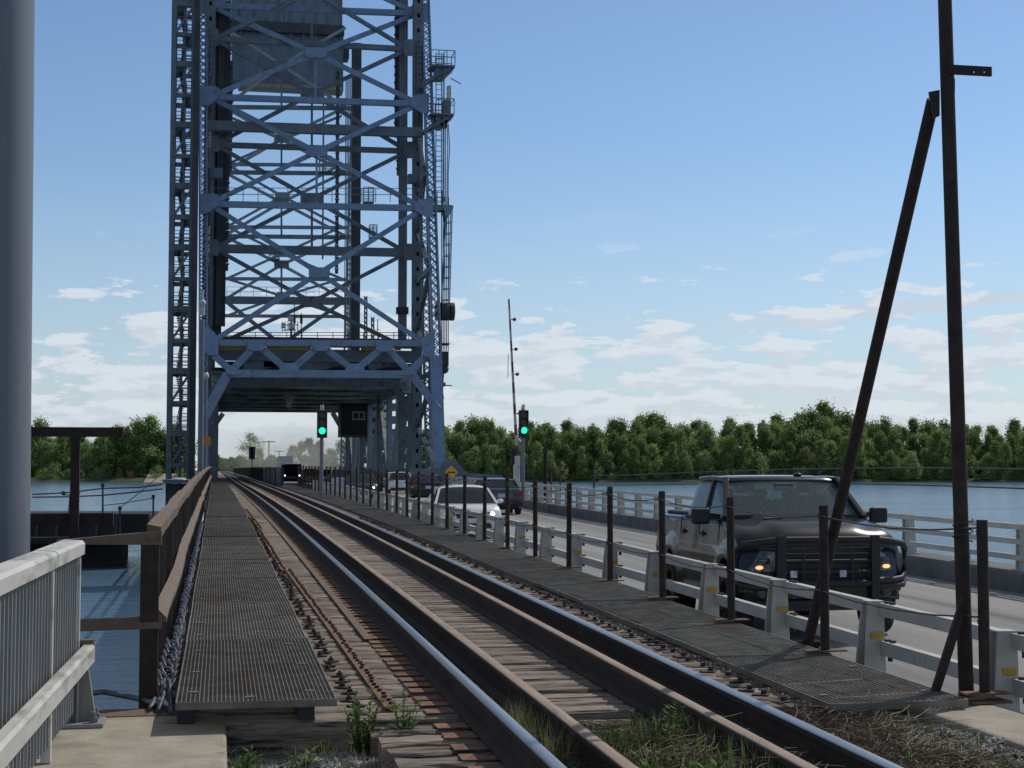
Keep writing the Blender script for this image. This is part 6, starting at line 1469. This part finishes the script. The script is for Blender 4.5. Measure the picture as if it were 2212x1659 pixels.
def tree_kind(name, seed, h, w, n, mat, **k):
    t = thing(name, '', 'tree', (0, 0, -500)); c = bpy.data.objects.new('crown', crown_mesh(seed, h, w, n, mat, **k)); COL.objects.link(c); c.parent = t
    tr = bpy.data.objects.new('trunk', trunk_mesh(seed, h, w)); COL.objects.link(tr); tr.parent = t; return t
KW = dict(leaf=.85, low=.04)
KINDS = [tree_kind('tree', 1, 21, 13, 5000, M['leaf_dark'], **KW), tree_kind('tree', 2, 20, 11, 4600, M['leaf_mid'], shape='tall', **KW), tree_kind('tree', 3, 19, 14, 5000, M['leaf_dark'], **KW),
         tree_kind('tree', 4, 22, 12, 5000, M['leaf_mid'], **KW), tree_kind('tree', 5, 15, 12, 4600, M['leaf_light'], **KW), tree_kind('tree', 6, 20, 10, 4400, M['leaf_dark'], shape='tall', **KW), tree_kind('tree', 8, 18, 12, 4800, M['leaf_mid'], **KW)]
SHR = [tree_kind('bush', 11, 4.5, 6, 900, M['leaf_mid'], leaf=.45, low=.02), tree_kind('bush', 12, 6.5, 5, 1000, M['leaf_light'], leaf=.45, low=.02), tree_kind('bush', 13, 3.5, 7, 800, M['leaf_dark'], leaf=.4, low=.02)]
USED = set()
def plant(kind, pos, s, label, group, sz=None):
    sc = (s, s, (sz or s)); rz = random.random() * 6.28
    if kind in USED: o = dup(kind, pos, rz, label, group, sc)
    else:
        USED.add(kind); o = kind; o.location = pos; o.rotation_euler = (0, 0, rz); o.scale = sc; o['label'] = label; o['group'] = group
    if o.name.startswith('bush'): o['category'] = 'bush'
    return o
BZ = WATER + 1.7
def top_px(dx):                                             # skyline of the right wood in the photograph
    T = [(960, 912), (1040, 905), (1100, 918), (1215, 900), (1260, 912), (1330, 906), (1450, 905), (1520, 903), (1600, 912), (1650, 905), (1710, 890), (1760, 884), (1830, 895), (1950, 912), (2050, 908), (2150, 918), (2260, 912)]
    for (a, b), (c, d) in zip(T, T[1:]):
        if a <= dx <= c: return b + (d - b) * (dx - a) / (c - a)
    return 912
GRP = 'trees of the wood across the river'
for row, (dd, n, off) in enumerate(((612, 60, .62), (622, 60, .84), (636, 60, 1.0), (652, 46, 1.02))):
    for i in range(n):
        dx = 940 + (2330 - 940) * (i + random.uniform(.1, .9)) / n
        r_ = ((dx / 2212 * 1024) - CX) / FPX * dd; p = depthpt(r_, dd + random.uniform(-4, 4), BZ + (.6 if row else 0))
        hgt = (VPY - top_px(dx) / 2.16) * dd / FPX + CAM.z - p.z; hgt *= off * random.uniform(.9, 1.04)
        k = random.choice(KINDS if row else [KINDS[1], KINDS[3], KINDS[4], KINDS[6], KINDS[4]])
        s = hgt / 20.5
        plant(k, p, s * random.uniform(.82, 1.05), ['bright leafy tree in the front row of the wood across the river', 'green tree in the second row of the wood across the river', 'tall dark tree forming the skyline of the wood across the river', 'tall dark tree at the back of the wood across the river'][row], GRP, s * 1.0)
for i in range(70):
    dx = 950 + 1330 * i / 69 + random.uniform(-8, 8); dd = 607 + random.uniform(-1, 3); r_ = ((dx / 2212 * 1024) - CX) / FPX * dd
    plant(random.choice(SHR), depthpt(r_, dd, WATER + .9), random.uniform(.6, 1.15), 'low bush at the water line of the wood across the river', 'bushes along the far shore')
# left bank trees
LT_ = [(85, 905, 0), (110, 935, 4), (135, 930, 1), (160, 945, 3), (185, 948, 6), (205, 942, 4), (225, 945, 3), (252, 920, 0), (275, 908, 2), (300, 905, 0), (325, 906, 3), (350, 915, 2), (378, 925, 0), (400, 930, 2), (60, 915, 1), (30, 920, 3)]
for i, (dx, ty, k) in enumerate(LT_):
    dd = 622 + random.uniform(-4, 10); r_ = ((dx / 2.16) - CX) / FPX * dd; p = depthpt(r_, dd, BZ + .6); hgt = (VPY - ty / 2.16) * dd / FPX + CAM.z - p.z
    plant(KINDS[k], p, hgt / 21 * 1.05, 'tree on the left river bank behind the T frame' if dx < 245 else 'large dark tree on the left river bank next to the stair tower', 'trees on the left bank', hgt / 20.5)
for i in range(26):
    dx = 40 + 340 * i / 25; dd = 640 + random.uniform(-6, 10); r_ = ((dx / 2.16) - CX) / FPX * dd; p = depthpt(r_, dd, BZ + .6); ty = 935 if dx < 245 else 925; hgt = (VPY - (ty + random.uniform(0, 20)) / 2.16) * dd / FPX + CAM.z - p.z
    plant(random.choice(KINDS), p, hgt / 20, 'tree in the back row on the left river bank', 'back row trees on the left bank')
for dx, s in ((95, 1.1), (120, 1.3), (150, 1.0), (172, .9), (215, 1.2), (235, .8), (258, .7), (390, 1.0)):
    dd = 612; r_ = ((dx / 2.16) - CX) / FPX * dd; plant(random.choice(SHR), depthpt(r_, dd, WATER + 1.4), s, 'bush at the shore of the left bank', 'bushes on the left bank')
r_ = ((341 / 2.16) - CX) / FPX * 611; k = tree_kind('bush', 31, 7, 9, 1300, M['leaf_light'], leaf=.5, low=.03); k['category'] = 'bush'; k['label'] = 'round yellow green bush on the left shore beside the stair tower'; k.location = depthpt(r_, 611, WATER + 1.4); k.scale = (.85, .85, .75)
rp = MB(); q = [((dx / 2.16) - CX) / FPX for dx in (312, 388, 384, 322)]; rp.prism([depthpt(q[0] * 601, 601, WATER - .3), depthpt(q[1] * 601, 601, WATER - .3), depthpt(q[2] * 616, 616, WATER + 3.0), depthpt(q[3] * 616, 616, WATER + 3.0)], (0, 0, .3)); t = thing('boat_ramp', 'pale concrete boat ramp sloping into the water on the left shore', 'boat ramp', depthpt(q[0] * 601, 601, WATER)); rp.build('slab', M['concrete'], t)
p = depthpt((283 / 2.16 - CX) / FPX * 613, 613, WATER + 2.0); t = thing('orange_marker', 'small orange red marker board on the left shore', 'marker', p); m_ = MB(); m_.box(p.x - 1.2, p.x + 1.2, p.y - .1, p.y + .1, p.z, p.z + 2.2); m_.build('board', M['red_paint'], t)
# centre: trees beyond the bridge
t = tree_kind('tree', 41, 24, 18, 3000, M['leaf_mid'], shape='open', leaf=.7, low=.3); t['label'] = 'loose broad tree seen under the lift span left of the distant truck'; p = at(541, 1012, 640); t.location = (p.x, 640, BZ); hh = at(541, 932, 640).z - BZ; t.scale = (hh / 24, hh / 24, hh / 24)
for dx, ty, Y, k in ((510, 990, 700, 0), (560, 960, 660, 6), (585, 985, 660, 3), (600, 995, 680, 1), (615, 975, 640, 4), (632, 965, 630, 3), (650, 952, 620, 0), (668, 950, 615, 3), (690, 946, 620, 1), (712, 946, 620, 4), (735, 950, 625, 0), (760, 950, 625, 3), (800, 940, 630, 2), (840, 930, 630, 0), (880, 930, 630, 3), (920, 920, 630, 1), (575, 978, 655, 4), (530, 985, 650, 4), (700, 965, 610, 4), (660, 975, 610, 6), (638, 985, 610, 4)):
    p = at(dx, 1012, Y); hh = at(dx, ty, Y).z - BZ; plant(KINDS[k], (p.x, Y, BZ), hh / 21, 'tree beside the road beyond the lift bridge', 'trees beyond the bridge')
for i in range(40):
    dx = 440 + 190 * i / 39; Y = 1300 + random.uniform(-80, 200); p = at(dx, 1012, Y); hh = at(dx, random.uniform(990, 1002), Y).z - WATER; plant(random.choice(KINDS[:4]), (p.x, Y, WATER + 2), hh / 20 * 1.2, 'small pale tree of the distant treeline down the track', 'distant treeline', hh / 20)

# ------------------------------------------------------------------ weeds in the foreground
def blades(region, n, hmin, hmax, name, mat, label=None, w=.006, bend=.5):
    vs, fs = [], []
    for i in range(n):
        x, y = region(); z = gz(x, y) if y < 9.4 else zd(y) - .12; h = random.uniform(hmin, hmax); a = random.random() * 6.283; dx, dy = math.cos(a), math.sin(a); b = h * random.uniform(.1, bend)
        o = len(vs); px, py = -dy * w * .5, dx * w * .5
        vs += [(x - px, y - py, z), (x + px, y + py, z), (x + dx * b * .4 + px * .8, y + dy * b * .4 + py * .8, z + h * .6), (x + dx * b * .4 - px * .8, y + dy * b * .4 - py * .8, z + h * .6), (x + dx * b, y + dy * b, z + h)]
        fs += [(o, o + 1, o + 2, o + 3), (o + 3, o + 2, o + 4)]
    me = bpy.data.meshes.new(name); me.from_pydata(vs, [], fs); me.materials.append(mat); o = bpy.data.objects.new(name, me); COL.objects.link(o); tag(o, kind='stuff'); return o
G = random.gauss
blades(lambda: (random.uniform(1.66, 1.80), random.uniform(7.6, 8.85)), 700, .12, .34, 'grass', M['grass'])
blades(lambda: (min(max(G(2.3, .3), 1.95), 2.65), random.uniform(6.2, 8.8)), 1000, .04, .22, 'grass', M['grass'])
blades(lambda: (random.uniform(.1, .95), random.uniform(8.5, 9.35)), 260, .03, .13, 'grass', M['grass'])
blades(lambda: (random.uniform(3.5, 4.3), random.uniform(6.5, 8.6)), 600, .03, .12, 'grass', M['grass'])
blades(lambda: (min(max(G(2.8, .06), 2.75), 2.98), random.uniform(6.5, 8.9)), 160, .05, .2, 'grass', M['grass'])
blades(lambda: (min(max(G(2.25, .25), 1.97), 2.62), random.uniform(6.3, 8.5)), 650, .05, .2, 'grass', M['leaf_weed'], w=.011)
blades(lambda: (random.uniform(3.3, 4.2), random.uniform(7.0, 8.9)), 250, .03, .1, 'grass', M['leaf_weed'], w=.009)
def twigs(region, n, name='dry_twigs'):
    m_ = MB()
    for i in range(n):
        x, y = region(); z = gz(x, y) + .02; a = random.random() * 6.283; L = random.uniform(.12, .4); pts = []; up = random.uniform(.15, .7)
        for k in range(5):
            f = k / 4; pts.append((x + math.cos(a + f * .8) * L * f, y + math.sin(a + f * .8) * L * f, z + L * up * f * (1.3 - f * .8) + random.uniform(-.01, .01)))
        m_.path(pts, [.003, .0028, .0024, .002, .001], 3, False)
    return tag(m_.build(name, M['dry'], raw=True), kind='stuff')
twigs(lambda: (random.uniform(1.98, 2.66), random.uniform(6.2, 8.7)), 1500)
twigs(lambda: (random.uniform(2.76, 3.0), random.uniform(6.3, 8.9)), 450)
twigs(lambda: (random.uniform(3.15, 4.0), random.uniform(6.6, 9.3)), 1200)
twigs(lambda: (random.uniform(1.64, 1.83), random.uniform(6.6, 8.2)), 120)
def weed(x, y, h, n, label, spread=.12, leaf=.09):
    z = gz(x, y) if y < 9.4 else zd(y) - .1; t = thing('weed_plant', label, 'weed', (x, y, z)); st = MB(); lf = MB()
    for i in range(n):
        a = random.random() * 6.283; s = spread * random.uniform(.2, 1); hh = h * random.uniform(.6, 1); tip = Vector((x + math.cos(a) * s, y + math.sin(a) * s, z + hh)); b = Vector((x + math.cos(a) * .02, y + math.sin(a) * .02, z)); st.path([b, b.lerp(tip, .5) + Vector((0, 0, .02)), tip], [.004, .003, .002], 4)
        k = int(hh / .018)
        for j in range(k):
            f = .15 + .85 * j / k; c = b.lerp(tip, f); aa = random.random() * 6.283; d = Vector((math.cos(aa), math.sin(aa), random.uniform(.1, .8))).normalized(); l = leaf * random.uniform(.5, 1.1) * (1.1 - .4 * f); sd2 = d.cross(Vector((0, 0, 1))).normalized() * l * .16
            lf.add([c, c + d * l * .45 + sd2, c + d * l, c + d * l * .45 - sd2], [(0, 1, 2, 3)])
    st.build('stem', M['leaf_weed'], t); o = lf.build('leaves', M['leaf_weed'], t, raw=True); return t
for x, y, h, n, s, lab in ((.86, 8.98, .40, 15, .17, 'tallest leafy green weed beside the ballast tie ends at left'), (1.1, 8.98, .40, 9, .12, 'leafy weed growing against the tie plates at left'), (.62, 9.25, .12, 6, .12, 'low green weed on the gravel below the left grating'), (.16, 8.35, .22, 9, .10, 'red and green leafed weed at the corner of the concrete slab'), (.5, 8.75, .12, 6, .12, 'small weed clump on the left gravel patch'), (2.32, 7.75, .26, 6, .14, 'upright green weed in the middle between the guard rails'), (2.55, 8.25, .24, 5, .08, 'narrow leafy weed beside the right guard rail'), (2.12, 7.2, .2, 6, .12, 'bushy green weed between the guard rails near the bottom edge'), (2.25, 6.75, .18, 7, .1, 'green weed at the bottom edge between the guard rails'), (3.22, 6.95, .24, 6, .09, 'spiky green weed just right of the right running rail'), (2.4, 8.55, .3, 4, .06, 'tall thin weed stalk rising in front of the timber ties'), (3.75, 7.75, .08, 8, .16, 'flat mossy green weed on the right gravel patch')):
    weed(x, y, h, n, lab, s)

# ------------------------------------------------------------------ dust raised by the distant truck
def dust():
    m_ = MB(); m_.sph((xat(650, 330), 335, 5.5), 1, 24, 14, (24, 60, 9.0)); o = m_.build('dust_cloud', bpy.data.materials.new('dust'), smooth=80); tag(o, kind='stuff')
    m = o.data.materials[0]; m.use_nodes = True; nt = m.node_tree; nt.nodes.clear(); N = nt.nodes.new; L = nt.links.new
    out = N('ShaderNodeOutputMaterial'); v = N('ShaderNodeVolumePrincipled'); v.inputs['Color'].default_value = (0.85, 0.82, 0.74, 1)
    tc = N('ShaderNodeTexCoord'); vm = N('ShaderNodeVectorMath'); vm.operation = 'DISTANCE'; L(tc.outputs['Generated'], vm.inputs[0]); vm.inputs[1].default_value = (0.5, 0.5, 0.42)
    mr = N('ShaderNodeMapRange'); mr.interpolation_type = 'SMOOTHSTEP'; L(vm.outputs['Value'], mr.inputs[0]); mr.inputs[1].default_value = 0.47; mr.inputs[2].default_value = 0.05; mr.inputs[3].default_value = 0.0; mr.inputs[4].default_value = 0.013
    L(mr.outputs[0], v.inputs['Density']); L(v.outputs[0], out.inputs['Volume'])
dust()
